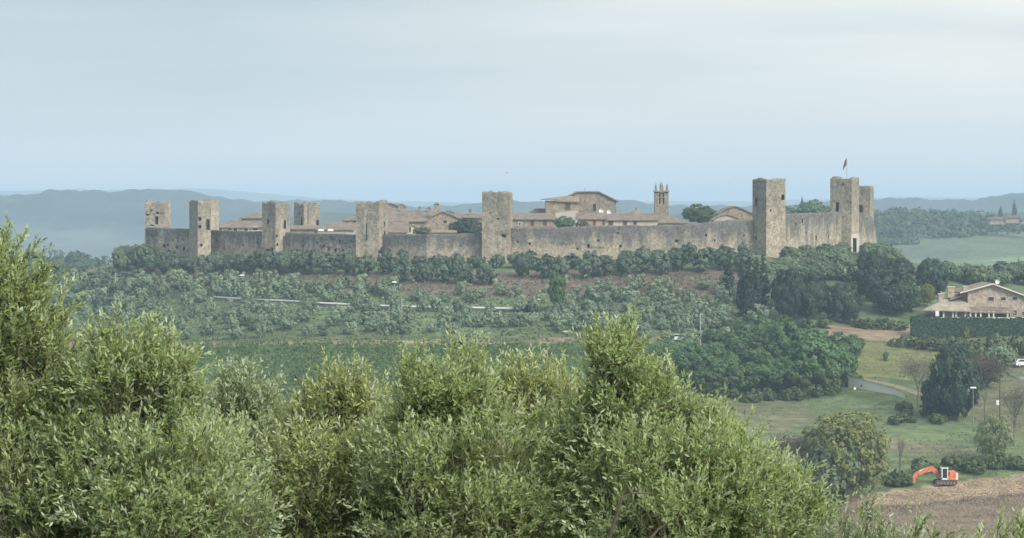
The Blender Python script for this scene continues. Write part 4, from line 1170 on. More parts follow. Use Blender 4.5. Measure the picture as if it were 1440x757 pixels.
# --- right-hand meadow trees
def bare_tree(px, yb, hpx, wpx, label, mat='barkgrey', twigs='f_red', n=900, seed=1, tw=.16, group=None, name='bare_tree', dens=1.0, size=.10):
    p = G(px, yb); s = F / p[1]; h = hpx / s; w = wpx / s / 2
    rg = random.Random(seed); rng = np.random.default_rng(seed)
    r = empty(name, tuple(p), label, 'tree', group)
    mb = MB(); ends = []
    def br(a, d, L, rad, lev):
        b = a + d * L; m_ = a + d * L * .5 + np.array([rg.uniform(-.06, .06) * L for _ in range(3)])
        mb.tube([a, m_, b], [rad, rad * .75, rad * .5], 5 if lev > 1 else 7)
        if lev == 0: ends.append((a, b)); return
        for k in range(rg.choice((4, 5)) if lev == 3 else 3):
            nd = unit(d + np.array([rg.uniform(-.75, .75) * w / h * 2.2, rg.uniform(-.75, .75) * w / h * 2.2, rg.uniform(0, .5)]))
            br(a + (b - a) * rg.uniform(.55, 1), nd, L * rg.uniform(.6, .8), rad * .5, lev - 1)
    br(np.array([0, 0, -.5]), np.array([0.02, 0, 1.0]), h * .33 + .4, tw, 3)
    mb.build('trunk', M[mat], r)
    E = np.array([rg.choice(ends)[1] for _ in range(n)]); E = E + rng.normal(size=E.shape) * np.array([.5, .5, .5]) * w * .42
    E = E[(E[:, 2] > h * .15)]
    V, Q, v = cards(E, rand_dir(len(E), rng), size, rng, aspect=.35)
    link('crown', np_mesh('crown', V, Q, M[twigs], attrs={'v': v}), r)
    return r
plant_px('oak', 1345, 592, 72, 112, 'tall dark evergreen beside the lamp post in the right-hand meadow')
plant_px('oak', 1322, 588, 54, 62, 'lower dark evergreen bush-like tree left of the tall dark one')
bare_tree(1291, 575, 92, 74, 'bare grey-branched tree left of the tall dark evergreen', seed=3, n=5200, size=.12, twigs='f_twig')
bare_tree(1385, 592, 118, 66, 'bare reddish tree right of the tall dark evergreen', seed=4, n=6500, size=.13)
bare_tree(1425, 628, 92, 50, 'bare thin grey tree at the right edge below the driveway', seed=6, n=3200, size=.12, twigs='f_twig')
bare_tree(1265, 684, 84, 20, 'thin leafless young tree left of the excavator', seed=7, n=260, tw=.10)
bare_tree(1100, 672, 66, 72, 'low bare reddish-brown tree behind the near olive', seed=8, n=4200, size=.16)
bare_tree(1135, 690, 84, 60, 'second bare brownish tree beside the yellowing tree', seed=9, n=2600, size=.15)
plant_px('gold', 1190, 708, 128, 132, 'large half-bare tree with yellowing crown top left of the excavator')
plant_px('mixed', 1175, 712, 90, 96, 'dark green lower tree under the yellowing crown')
plant_px('feather', 1396, 648, 58, 62, 'pale green round feathery tree at the right above the ploughed field')
plant_px('mixed', 1408, 522, 44, 36, 'green tree just below the hedge near the curved white kerb')
plant_px('mixed', 1388, 545, 44, 40, 'green tree right of the tall dark evergreen, below the hedge')
for x, yb, w_, h_ in ((1357, 482, 14, 24), (1372, 505, 30, 26), (1400, 500, 36, 28), (1430, 500, 34, 28), (1455, 505, 34, 30), (1340, 494, 30, 18), (1315, 494, 34, 18), (1292, 492, 30, 16), (1262, 488, 26, 12)):
    plant_px('bush', x, yb, w_, h_, 'pale green shrub on the bank below the hedge', cat='bush', group='shrubs on the bank below the hedge')
for i in range(20):
    x = rr.uniform(1250, 1450); yb = np.interp(x, [1250, 1340, 1450], [688, 668, 662]) - rr.uniform(0, 6)
    if 1275 < x < 1352: yb = np.interp(x, [1275, 1352], [672, 664]) - 4
    plant_px('bush', x, yb, rr.uniform(20, 34), rr.uniform(10, 22), 'low dark brush at the edge of the ploughed field', cat='bush', group='brush along the ploughed field')
for i in range(12):
    plant_px('bush', rr.uniform(1255, 1345), rr.uniform(575, 600), rr.uniform(18, 30), rr.uniform(9, 14), 'low scrub at the foot of the dark evergreens', cat='bush', group='scrub at the foot of the dark evergreens')
plant_px('bush', 1246, 508, 9, 14, 'single tiny shrub in the middle of the small olive-green field', cat='bush')
for x in (1275, 1300, 1345):
    plant_px('bush', x, 486, 26, 14, 'rounded shrub below the dry bank', cat='bush', group='shrubs below the dry bank')

def meadow_tufts():
    rng = np.random.default_rng(19)
    D = np.linspace(384, 560, 45)
    def scat(n, x0, x1, f0, f1):
        a = rng.uniform(x0, x1, n); b = f0(a) + (f1(a) - f0(a)) * rng.random(n)
        X = (a[:, None] - 720) / F * D; Z = -(b[:, None] - HY) / F * D
        g = gz(X, np.broadcast_to(D, X.shape)); i = np.maximum(1, np.argmax(Z < g, axis=1)); r_ = np.arange(n)
        e0 = (Z - g)[r_, i - 1]; e1 = (Z - g)[r_, i]; t = np.clip(e0 / (e0 - e1 + 1e-9), 0, 1)
        lp = lambda A: A[r_, i - 1] * (1 - t) + A[r_, i] * t
        return np.stack([lp(X), D[i - 1] * (1 - t) + D[i] * t, lp(g)], 1)
    fieldtop = lambda a: 694 - (a - 1230) * .135
    C = scat(9000, 980, 1460, lambda a: np.interp(a, [980, 1200, 1460], [560, 482, 482]), fieldtop)
    # tufts gather in drifts
    k = vnoise(C[:, 0], C[:, 1], 7, 23) > .42; C = C[k]; C[:, 2] += .08
    V, Q, v = cards(C, unit(rand_dir(len(C), rng) * .8 + np.array([0, -.6, .5])), .17, rng, aspect=.5)
    link('grass_tufts', np_mesh('grass_tufts', V, Q, M['f_grass'], attrs={'v': v}), label='longer grass tufts scattered over the right-hand meadow', kind='stuff')
    C = scat(7000, 1195, 1460, lambda a: fieldtop(a) + 2, lambda a: a * 0 + 757); C[:, 2] += .03
    V, Q, v = cards(C, unit(rand_dir(len(C), rng) * .5 + np.array([0, -.5, .6])), .17, rng, aspect=.6)
    link('earth_clods', np_mesh('earth_clods', V, Q, M['clod'], attrs={'v': v}), label='turned earth clods over the ploughed field', kind='stuff')
M['f_grass'] = foliage('meadow_grass', (0.085, 0.125, 0.05), (0.19, 0.21, 0.10), transl=0.2)
M['clod'] = foliage('earth_clod', (0.13, 0.095, 0.07), (0.30, 0.235, 0.165), transl=0.0, rough=.95)
meadow_tufts()

# --- trees inside the walls and beyond them
def plant_at(kind, px, top, base, wpx, D, label, **k):
    p = P(px, base, D); s = F / D
    return plant(kind, p, (base - top) / s, wpx / s, label, **k)
plant_at('broad', 984, 288, 318, 54, 690, 'bright green spreading tree inside the wall right of the bell tower')
plant_at('oak', 658, 306, 336, 44, 640, 'dark green garden tree inside the wall left of the middle tower')
plant_at('broad', 645, 311, 334, 30, 642, 'green garden tree inside the wall, lower neighbour of the dark one')
plant_at('mixed', 594, 319.5, 332, 26, 630, 'small dark bush-like tree before the brown gable house', cat='tree')
plant_at('broad', 794, 304.5, 324, 34, 632, 'rounded green tree in front of the church side block')
plant_at('bush', 820, 311, 324, 22, 631, 'low dull green bush in front of the pink-walled house', cat='bush')
plant_at('mixed', 632, 296, 312, 18, 700, 'dark tree top behind the brown gable house')
for i in range(22):
    x = 1092 + i * 4.8 + rr.uniform(-2, 2); D = rr.uniform(830, 900)
    p = np.array([(x - 720) / F * D, D, 0]); zt = -(np.interp(x, [1090, 1112, 1120, 1150, 1200], [288, 283, 286, 279.5, 282]) + rr.uniform(0, 14) - HY) / F * D
    REG.setdefault('trees on the knoll beyond the wall', []).append((x, 0, plant('mixed', (p[0], p[1], zt - 8), 8, rr.uniform(6, 9), 'green tree on the knoll beyond the wall', group='trees on the knoll beyond the wall')))
plant_at('cypress', 1128, 277, 300, 5, 850, 'tiny cypress on the knoll beyond the wall')
plant_at('cypress', 1407, 290, 307, 6.5, 1500, 'shorter of two far cypresses on the ridge above the right-hand fields')
plant_at('cypress', 1426.5, 282, 308, 7.5, 1500, 'taller of two far cypresses on the ridge above the right-hand fields')
plant_at('cypress', 1432, 362, 385, 4, 900, 'small thin cypress at the right edge above the farmhouse')
plant_at('cypress', 138.5, 364, 377, 3.5, 900, 'tiny cypress at the left end of the hill')
plant_at('oak', 1409, 367, 384, 26, 760, 'flat dark tree on the skyline behind the farmhouse')
def farm_far():
    D = 1500
    r = empty('far_farmhouse', (0, 0, 0), 'distant farm buildings between the two far cypresses', 'farmhouse')
    for (x0, x1, yt, yb) in ((1390, 1412, 308.5, 311), (1410, 1434, 306, 309), (1432, 1460, 309, 311)):
        a, b = P(x0, yb, D), P(x1, yt, D)
        MB().box(((a[0] + b[0]) / 2, D, (a[2] + b[2]) / 2 - 1), (b[0] - a[0], 8, b[2] - a[2] + 2)).build('wall', M['house'], r)
        MB().prism([(a[0] - .5, b[2]), (b[0] + .5, b[2]), (b[0] - 1, b[2] + 1.2), (a[0] + 1, b[2] + 1.2)], D - 5, D + 5).build('roof', M['tile'], r)
farm_far()

# woods too far off to count
def woods(label, pts_fn, n, R0, ncards, csize, seed, mat='f_wood'):
    rng = np.random.default_rng(seed); Vs, Qs, vs = [], [], []; b = 0
    for i in range(n):
        x, y, z, r0 = pts_fn(rng)
        V, Q, v = crown_cards([(x, y, z + r0 * .6, r0, r0, r0 * .9)], ncards, csize, rng, clumps=12, cl=.4)
        v = np.clip(v * .5 + rng.random() * .5, 0, 1)
        Vs.append(V); Qs.append(Q + b); vs.append(v); b += len(V)
    me = np_mesh('woodland', np.concatenate(Vs), np.concatenate(Qs), M[mat], attrs={'v': np.concatenate(vs)})
    link('woodland', me, label=label, kind='stuff')
def f1(rng):
    while True:
        px = rng.uniform(1205, 1450); D = rng.uniform(1300, 1900); X = (px - 720) / F * D
        z = float(gz(X, D)); py = HY - z / D * F
        if py < np.interp(px, [1230, 1270, 1320, 1400, 1450], [345, 345, 336, 330, 326]) and not (px > 1378 and py < 316): return X, D, z - 1, rng.uniform(3.5, 6.5)
woods('hazy blue-green wood covering the spur right of the castle', f1, 520, 6, 110, 1.0, 51)
def f2(rng):
    px = rng.uniform(30, 150); D = rng.uniform(1020, 1300); X = (px - 720) / F * D
    return X, D, float(gz(X, D)) - 1, rng.uniform(3, 6)
woods('hazy tree belt in the low ground left of the hill', f2, 160, 5, 110, .9, 52)
def f3(rng):
    px = rng.uniform(1240, 1600); D = rng.uniform(830, 1250); X = (px - 720) / F * D
    k = vnoise(np.array([X]), np.array([D]), 60, 31)[0]
    while k < .62:
        px = rng.uniform(1240, 1600); D = rng.uniform(830, 1250); X = (px - 720) / F * D; k = vnoise(np.array([X]), np.array([D]), 60, 31)[0]
    return X, D, float(gz(X, D)) - 1.5, rng.uniform(2.5, 4.5)
woods('scattered hazy thickets in the fields beyond the farmhouse', f3, 170, 4, 110, .8, 53)

# --- vineyard rows
def vines():
    rng = np.random.default_rng(77)
    y = 489.0; k = 0
    while y < 612:
        n = 3000
        e0, e1 = 128 + rng.uniform(-14, 14) - (y - 489) * .3, 968 + rng.uniform(-14, 14) + (y - 489) * .25; px = rng.uniform(e0, e1, n)
        xs = np.linspace(70, 1020, 70)
        g = [G(xx, y + 1.2 * math.sin(xx / 120)) for xx in xs]
        gx = np.array(g)
        C = np.stack([np.interp(px, xs, gx[:, 0]), np.interp(px, xs, gx[:, 1]) + rng.normal(size=n) * .18, np.interp(px, xs, gx[:, 2])], 1)
        gapk = vnoise(px, np.full(n, y), 9, 5) > .18
        hh = .9 + .9 * vnoise(px, np.full(n, y * 3), 3.5, 6)
        C[:, 2] += .35 + rng.random(n) * hh
        C = C[gapk]
        V, Q, v = cards(C, unit(rand_dir(len(C), rng) + np.array([0, -.5, .6])), .23, rng)
        vo = link('vine_row', np_mesh('vine_row', V, Q, M['f_vine'], attrs={'v': v}), label='green vine row in the vineyard between the grove and the near olives', cat='vine row', group='vineyard rows'); REG.setdefault('vineyard rows', []).append((0, y, vo))
        y += 4.2 + (y - 489) * .03
        k += 1
vines()

# rough scrub tufts on the open slope
def scrub():
    rng = np.random.default_rng(9)
    n = 9000; px = rng.uniform(100, 1080, n); py = rng.uniform(388, 482, n)
    C = []
    D = np.linspace(480, 680, 120)
    for a, b in zip(px, py):
        X = (a - 720) / F * D; Z = -(b - HY) / F * D
        C.append((X, Z))
    Xa = np.array([c[0] for c in C]); Za = np.array([c[1] for c in C])
    g = gz(Xa, np.broadcast_to(D, Xa.shape)); i = np.argmax(Za < g, axis=1)
    r_ = np.arange(n); C = np.stack([Xa[r_, i], D[i], g[r_, i] + .15], 1)
    V, Q, v = cards(C, unit(rand_dir(n, rng) + np.array([0, -.4, .8])), .30, rng)
    half = n // 2
    link('dry_grass', np_mesh('dry_grass', V[:half * 4], Q[:half], M['f_dry'], attrs={'v': v[:half * 4]}), label='dry tufts scattered over the slope below the wall', kind='stuff')
    link('low_weeds', np_mesh('low_weeds', V[half * 4:], Q[half:] - half * 4, M['f_bush'], attrs={'v': v[half * 4:]}), label='green weeds scattered over the slope below the wall', kind='stuff')
scrub()
def slope_brush():
    rng = np.random.default_rng(91); Vs, Qs, vs, b = [], [], [], 0
    n = 0
    while n < 330:
        px = rng.uniform(80, 1060); py = rng.uniform(400, 474) if rng.random() < .8 else rng.uniform(392, 405)
        if py < 412 and rng.random() < .5: continue
        if 300 < px < 760 and abs(py - 4 - railY(px)) < 5: continue
        n += 1
        p = G(px, py); r0 = rng.uniform(.5, 1.15)
        V, Q, v = crown_cards([(p[0], p[1], p[2] + r0 * .55, r0 * 1.2, r0 * 1.2, r0 * .85)], 90, .2, rng, clumps=10, cl=.4)
        Vs.append(V); Qs.append(Q + b); vs.append(np.clip(v * .6 + rng.random() * .4, 0, 1)); b += len(V)
    link('undergrowth', np_mesh('undergrowth', np.concatenate(Vs), np.concatenate(Qs), M['f_olive'], attrs={'v': np.concatenate(vs)}), label='low grey-green undergrowth between the olives on the slope', kind='stuff')
slope_brush()
for i in range(14):
    x = 950 + i * 19 + rr.uniform(-5, 5)
    plant_px('bush', x, np.interp(x, [950, 1040, 1130, 1215], [545, 562, 560, 540]) + rr.uniform(-2, 4), rr.uniform(22, 34), rr.uniform(12, 20), 'low green bush at the lower edge of the copse', cat='bush', group='bushes along the lower edge of the copse')

# ------------------------------------------------------------------ farmhouse
def farmhouse():
    D = 566.0; s = F / D
    r = empty('farmhouse', (0, 0, 0), 'stone farmhouse with gabled upper storey, hipped side roof and porch above the hedge', 'farmhouse')
    X = lambda px: (px - 720) / s
    Z = lambda py: -(py - HY) / s
    # gabled main body
    ol = [(X(1361), Z(460)), (X(1446), Z(460)), (X(1446), Z(419)), (X(1395.5), Z(400.5)), (X(1361), Z(409.5))]
    MB().prism(ol, D, D + 12).build('gable_wall', M['farm'], r)
    mb = MB(); th = .3
    pts = [(X(1349), Z(413)), (X(1395.5), Z(400.4)), (X(1449), Z(420))]
    for a, b in zip(pts[:-1], pts[1:]): mb.prism([a, b, (b[0], b[1] + th), (a[0], a[1] + th)], D - .8, D + 12.6)
    mr = mb.build('main_roof', M['tileold'], r)
    mb = MB()
    for a, b in zip(pts[:-1], pts[1:]): mb.prism([(a[0], a[1] + .02), (b[0], b[1] + .02), (b[0], b[1] + th + .03), (a[0], a[1] + th + .03)], D - .95, D - .803)
    mb.build('verge', M['palestone'], mr)
    for x, y, w_, h_ in ((1393.5, 420.5, 1.25, .8), (1411, 420.3, 1.1, .7), (1427, 420, 1.0, .65)):
        win(r, X(x), D, Z(y), w_, h_, 'palewall', 'glass', .12)
    win(r, X(1427), D, Z(440), .9, 1.1, 'palewall', 'shutter'); win(r, X(1439), D, Z(441), .5, .8, 'palewall', 'shutter')
    # lower wing at the left with a hipped roof
    D2 = D - 3.5
    MB().prism([(X(1326), Z(460)), (X(1372), Z(460)), (X(1372), Z(436)), (X(1326), Z(436))], D2 + 2.2, D + 9).build('wing_wall', M['farm'], r)
    mb = MB()
    roof_poly(mb, [(X(1295), D2 - .3, Z(434.5)), (X(1361), D2 - .5, Z(436.5)), (X(1366), D + 3, Z(419.5)), (X(1334), D + 3, Z(420.5))])
    roof_poly(mb, [(X(1295), D2 - .3, Z(434.5)), (X(1334), D + 3, Z(420.5)), (X(1318), D + 9.5, Z(432))])
    roof_poly(mb, [(X(1334), D + 3, Z(420.5)), (X(1366), D + 3, Z(419.5)), (X(1366), D + 9.5, Z(432)), (X(1318), D + 9.5, Z(432))])
    mb.build('wing_roof', M['farmtile'], r)
    mb = MB()
    roof_poly(mb, [(X(1337), D + .5, Z(420.4)), (X(1356), D + .5, Z(414.0)), (X(1356), D + 6, Z(414.0)), (X(1337), D + 6, Z(420.4))], .4)
    mb.build('upper_lean_roof', M['tileold'], r)
    # porch roof and posts
    mb = MB()
    roof_poly(mb, [(X(1360), D - 3.4, Z(438)), (X(1424), D - 3.4, Z(439.3)), (X(1418), D - .02, Z(431.7)), (X(1364), D - .02, Z(431.2))], .2)
    mb.build('porch_roof', M['tile'], r)
    for x in (1323.5, 1336.5, 1341, 1354, 1361, 1368.5, 1375.5, 1387, 1393.5, 1413):
        MB().box((X(x), D - 3.1, (Z(436.5) + Z(448)) / 2), (.34, .34, Z(438.4) - Z(448))).build('porch_post', M['palestone'], r)
    MB().box(((X(1322) + X(1420)) / 2, D - .12, (Z(438.5) + Z(446)) / 2), (X(1420) - X(1322), .2, Z(438.5) - Z(446))).build('porch_opening', M['hole'], r)  # near-black slab painting the shade under the porch roof
    MB().box(((X(1288) + X(1470)) / 2, D - 4.2, Z(446.6) - .25), (X(1470) - X(1288), .25, .9)).build('terrace_wall', M['palestone'], r)
    for x, yt, yb, w_ in ((1325.8, 414, 424, 1.15), (1339.8, 404.5, 419, 1.5), (1359.5, 403.5, 424, .95)):
        c = MB().box((X(x), D + 2.6, (Z(yt) + Z(yb)) / 2), (w_, w_ * .8, Z(yt) - Z(yb))).build('chimney', M['farm'], mr)
        MB().box((X(x), D + 2.6, Z(yt) + .05), (w_ * 1.2, w_, .14)).build('chimney_cap', M['palestone'], c)
    return r
farmhouse()
dish(1402.5, 396.5, 570, 1.0, 'small white satellite dish on the farmhouse roof ridge')
MB().box(P(1318, 441, 556), (.8, .1, 1.2)).build('notice_board', M['whitepaint'], label='small white board at the left end of the farmhouse porch', cat='board')

# ------------------------------------------------------------------ excavator
def excavator():
    g = G(1329, 681.5); s = F / g[1]
    r = empty('excavator', tuple(g), 'orange tracked excavator with white cab, arm reaching left over the ploughed field', 'excavator')
    X = lambda px: (px - 1329) / s
    Z = lambda py: (681.5 - py) / s
    for y in (-.95, .95):
        n = 22; pr = []
        L_, hh = 3.5, .78
        for k in range(n):
            t = 2 * math.pi * k / n
            cx = math.copysign(L_ / 2 - hh / 2, math.cos(t)) if abs(math.cos(t)) > 1e-6 else 0
            pr.append((cx + math.cos(t) * hh / 2, hh / 2 + math.sin(t) * hh / 2))
        tr = MB().prism(pr[::1], y - .26, y + .26).build('track', M['mud'], r)
        for k in range(6):
            MB().tube([(-1.3 + k * .52, y - .29, .34), (-1.3 + k * .52, y + .29, .34)], [.17, .17], 9).build('wheel', M['metal'], tr)
    MB().box((0, 0, .62), (2.0, 1.4, .4)).tube([(0, 0, .7), (0, 0, 1.0)], [.65, .65], 14).build('undercarriage', M['black'], r)
    # turntable house with counterweight
    MB().prism([(X(1324.5), Z(674.5)), (X(1344), Z(674.5)), (X(1346), Z(672)), (X(1345.6), Z(664.5)), (X(1342.5), Z(662.5)), (X(1334), Z(663)), (X(1333.5), Z(669)), (X(1324.5), Z(669.5))], -1.1, 1.1).build('body', M['orange'], r)
    MB().box((X(1333), 0, Z(674.9)), (2.6, 2.3, .22)).build('deck', M['mud'], r)
    MB().prism([(X(1342.8), Z(674)), (X(1345.2), Z(674)), (X(1345.2), Z(664.6)), (X(1342.8), Z(664.0))], -1.14, -1.105).build('counterweight_panel', M['whitemetal'], r)
    # cab
    x0, x1, z0, z1 = X(1322.5), X(1331.5), Z(673.5), Z(657.5)
    cb = MB()
    for x in (x0 + .07, x1 - .07):
        for y in (-1.12, -.05): cb.box((x, y, (z0 + z1) / 2), (.14, .12, z1 - z0))
    cb.box(((x0 + x1) / 2, -.585, z1), (x1 - x0 + .1, 1.25, .16)).box(((x0 + x1) / 2, -1.12, z0 + .1), (x1 - x0, .12, .25)).box(((x0 + x1) / 2, -1.12, z0 + (z1 - z0) * .0 + .02), (x1 - x0, .14, .1))
    c = cb.build('cab', M['whitemetal'], r)
    MB().box(((x0 + x1) / 2, -.585, (z0 + z1) / 2), (x1 - x0 - .16, 1.04, z1 - z0 - .2)).build('cab_glass', M['glass'], c)
    MB().box(((x0 + x1) / 2 + .05, -.585, z1 + .14), (x1 - x0 - .3, .9, .12)).build('cab_roof', M['black'], c)
    # boom and stick as bent tapered boxes
    def arm(pts, wds, y, hw, name, mat='orange', parent=r):
        up, lo = [], []
        for i, (p, w_) in enumerate(zip(pts, wds)):
            a = np.array(pts[max(i - 1, 0)]); b = np.array(pts[min(i + 1, len(pts) - 1)]); d = (b - a) / np.linalg.norm(b - a)
            nn = np.array([-d[1], d[0]]); up.append(tuple(np.array(p) + nn * w_ / 2)); lo.append(tuple(np.array(p) - nn * w_ / 2))
        return MB().prism(up + lo[::-1], y - hw, y + hw).build(name, M[mat], parent)
    b = arm([(X(1321), Z(672)), (X(1316.5), Z(664)), (X(1311.5), Z(659.5)), (X(1303), Z(661.5)), (X(1291.5), Z(667))], [.55, .75, .85, .75, .5], .25, .2, 'boom')
    arm([(X(1304), Z(658.6)), (X(1293.5), Z(662.8))], [.2, .2], .25, .09, 'hydraulic_cylinder', 'whitemetal', b)
    arm([(X(1319.5), Z(674)), (X(1313), Z(664.5))], [.18, .18], -.02, .07, 'hydraulic_cylinder', 'metal', b)
    st = arm([(X(1293.5), Z(663.5)), (X(1288.5), Z(667)), (X(1284.5), Z(675))], [.45, .62, .4], .25, .16, 'stick')
    MB().prism([(X(1281.2), Z(679.5)), (X(1284.5), Z(681)), (X(1288), Z(677.5)), (X(1287), Z(673)), (X(1283.5), Z(672.8))], -.2, .7).build('bucket', M['orange'], r)
    r.rotation_euler = (0, 0, 0)
excavator()

# ------------------------------------------------------------------ road, rail, wall, lamps, poles, cars
def strip(name, pts, w, mat, lift=.05, **kw):
    """ribbon that follows the ground; pts = photo positions"""
    g = [G(a, b) for a, b in pts]
    q = []
    for i in range(len(g) - 1):
        n = max(2, int(np.linalg.norm(g[i + 1] - g[i]) / 2))
        for k in range(n): q.append(g[i] + (g[i + 1] - g[i]) * k / n)
    q.append(g[-1]); q = np.array(q); q[:, 2] = gz(q[:, 0], q[:, 1])
    mb = MB(); vs = []
    for i, p in enumerate(q):
        d = q[min(i + 1, len(q) - 1)] - q[max(i - 1, 0)]; d = unit(d[:2]); nn = np.array([d[1], -d[0]])
        for sg in (-1, -.33, .33, 1):
            x, y = p[0] + nn[0] * w / 2 * sg, p[1] + nn[1] * w / 2 * sg
            vs.append((x, y, float(gz(x, y)) + lift))
    fs = [(i * 4 + k, i * 4 + k + 1, (i + 1) * 4 + k + 1, (i + 1) * 4 + k) for i in range(len(q) - 1) for k in range(3)]
    mb.add(vs, fs); return mb.build(name, M[mat], **kw), q
road, rq = strip('road', [(200, 415), (310, 421), (450, 429), (575, 434), (690, 436.5), (760, 437.5), (860, 438)], 4.0, 'asphalt', kind='structure')
def rail():
    xs = [300, 380, 450, 520, 575, 640, 690, 745]
    g = [G(x, railY(x) + 1.6) for x in xs]
    r = empty('guard_rail', (0, 0, 0), 'long white rail beside the road crossing the olive slope', 'guard rail')
    q = []
    for a, b in zip(g[:-1], g[1:]):
        n = int(np.linalg.norm(b - a) / 2)
        for k in range(n): q.append(a + (b - a) * k / n)
    q = np.array(q); q[:, 2] = gz(q[:, 0], q[:, 1]); q[:, 2] = np.convolve(np.pad(q[:, 2], 4, mode='edge'), np.ones(9) / 9, 'valid')
    mb = MB()
    for a, b in zip(q[:-1], q[1:]):
        mb.add([(a[0], a[1], a[2] + .35), (b[0], b[1], b[2] + .35), (b[0], b[1], b[2] + .66), (a[0], a[1], a[2] + .66),
                (a[0], a[1] + .1, a[2] + .35), (b[0], b[1] + .1, b[2] + .35), (b[0], b[1] + .1, b[2] + .66), (a[0], a[1] + .1, a[2] + .66)],
               [(0, 1, 2, 3), (7, 6, 5, 4), (3, 2, 6, 7), (1, 0, 4, 5)])
    mb.build('rail', M['whitemetal'], r)
    mb = MB()
    for p in q[::2][:80]: mb.box((p[0], p[1] + .16, p[2] + .3), (.12, .08, .7))
    mb.build('posts', M['metal'], r)
rail()

def street_lamp(px, py, base, label, D=None, head='whitemetal'):
    g = G(px, base) if D is None else P(px, base, D); s = F / g[1]; h = (base - py) / s
    r = empty('street_lamp', tuple(g), label, 'street lamp', 'lamps on the slope')
    MB().tube([(0, 0, -.5), (0, 0, h * .6), (0, 0, h)], [.11, .08, .06], 8).build('post', M['metal'], r)
    MB().box((0, 0, h + .12), (1.15, .5, .22), top=.7).build('lamp_head', M[head], r)
street_lamp(198.5, 382.5, 398, 'short street lamp with white head below the western end of the olives')
street_lamp(340.5, 388, 408, 'white-headed street lamp above the left end of the white rail')
street_lamp(554.5, 397.5, 430, 'white-headed street lamp on the slope near the middle of the white rail')
street_lamp(1097, 375, 392, 'white-headed lamp among the trees under the big square tower')
street_lamp(1368.5, 547, 601, 'tall grey lamp post with flat white head beside the dark evergreen')
street_lamp(757, 422, 436, 'low lamp with tiny white head left of the poplar-like tree')
def pole(px, top, base, label, w=.12, mat='wood', arm=True):
    g = G(px, base); s = F / g[1]; h = (base - top) / s
    r = empty('utility_pole', tuple(g), label, 'utility pole', 'utility poles')
    MB().tube([(0, 0, -.5), (0, 0, h)], [w, w * .7], 8).build('post', M[mat], r)
    if arm: MB().box((0, 0, h - .4), (1.3, .1, .1)).build('crossarm', M[mat], r)
pole(162, 384, 413, 'pale utility pole at the western end of the slope', mat='concrete', arm=False)
pole(565, 419, 458, 'thin pale utility pole standing among the grove right of the lamp', mat='concrete', arm=False)
pole(985, 440, 486, 'thin pale utility pole in the grove above the copse', mat='concrete', arm=False)
pole(1406, 533, 592, 'dark wooden pole beside the small white sign at the right')
g = G(1188.5, 400); s_ = F / g[1]
r = empty('small_signpost', tuple(g), 'small white sign among trees between the square tower and flagpole tower', 'sign')
MB().box((0, 0, (400 - 389) / s_ / 2), (.08, .08, (400 - 389) / s_)).build('post', M['metal'], r); MB().box((0, -.06, (400 - 384) / s_), (.45, .06, 1.1)).build('panel', M['whitemetal'], r)
g = G(1403, 578); s_ = F / g[1]
r = empty('small_signpost', tuple(g), 'small white sign beside the dark wooden pole on the right bank', 'sign')
MB().box((0, 0, .5), (.08, .08, 1.6)).build('post', M['metal'], r); MB().box((0, -.06, 1.5), (.5, .06, .9)).build('panel', M['whitemetal'], r)

def retaining():
    a, b, c = G(1193, 545), G(1258, 557), G(1272, 561)
    r = empty('retaining_wall', (0, 0, 0), 'pale concrete roadside wall with one dark drain hole between copse and bare tree', 'retaining wall')
    s = F / a[1]
    def seg(p, q, h0, h1):
        vs = []
        for o_ in (0, .35): vs += [(p[0], p[1] + o_, p[2] - 1), (q[0], q[1] + o_, q[2] - 1), (q[0], q[1] + o_, q[2] + h1), (p[0], p[1] + o_, p[2] + h0)]
        return vs, [(0, 1, 2, 3), (7, 6, 5, 4), (3, 2, 6, 7), (1, 0, 4, 5), (0, 3, 7, 4), (2, 1, 5, 6)]
    mb = MB(); mb.add(*seg(a, b, 2.3, 1.2)); mb.add(*seg(b, c, 1.2, .6)); mb.build('wall_face', M['whitepaint'], r)
    mb = MB()
    vs, fs = seg(a + np.array([0, -.1, 3.3]), b + np.array([0, -.1, 2.2]), -.97, -.97); mb.add([(x, y + (.15 if i > 3 else 0), z) for i, (x, y, z) in enumerate(vs)], fs)
    mb.build('coping', M['metal'], r)
    m_ = a + (b - a) * .3
    MB().tube([(m_[0], m_[1] - .02, m_[2] + .75), (m_[0], m_[1] + .03, m_[2] + .75)], [.26, .26], 12).build('drain_hole', M['hole'], r)
    strip('road', [(1160, 528), (1200, 531), (1235, 538), (1275, 549), (1310, 562)], 2.2, 'track', kind='structure')
retaining()
MB().box((0, 0, .2), (.5, .4, .4), top=.7).build('marker_stone', M['whitepaint'], label='small white marker stone at the foot of the roadside wall', cat='stone').location = tuple(G(1202, 548))

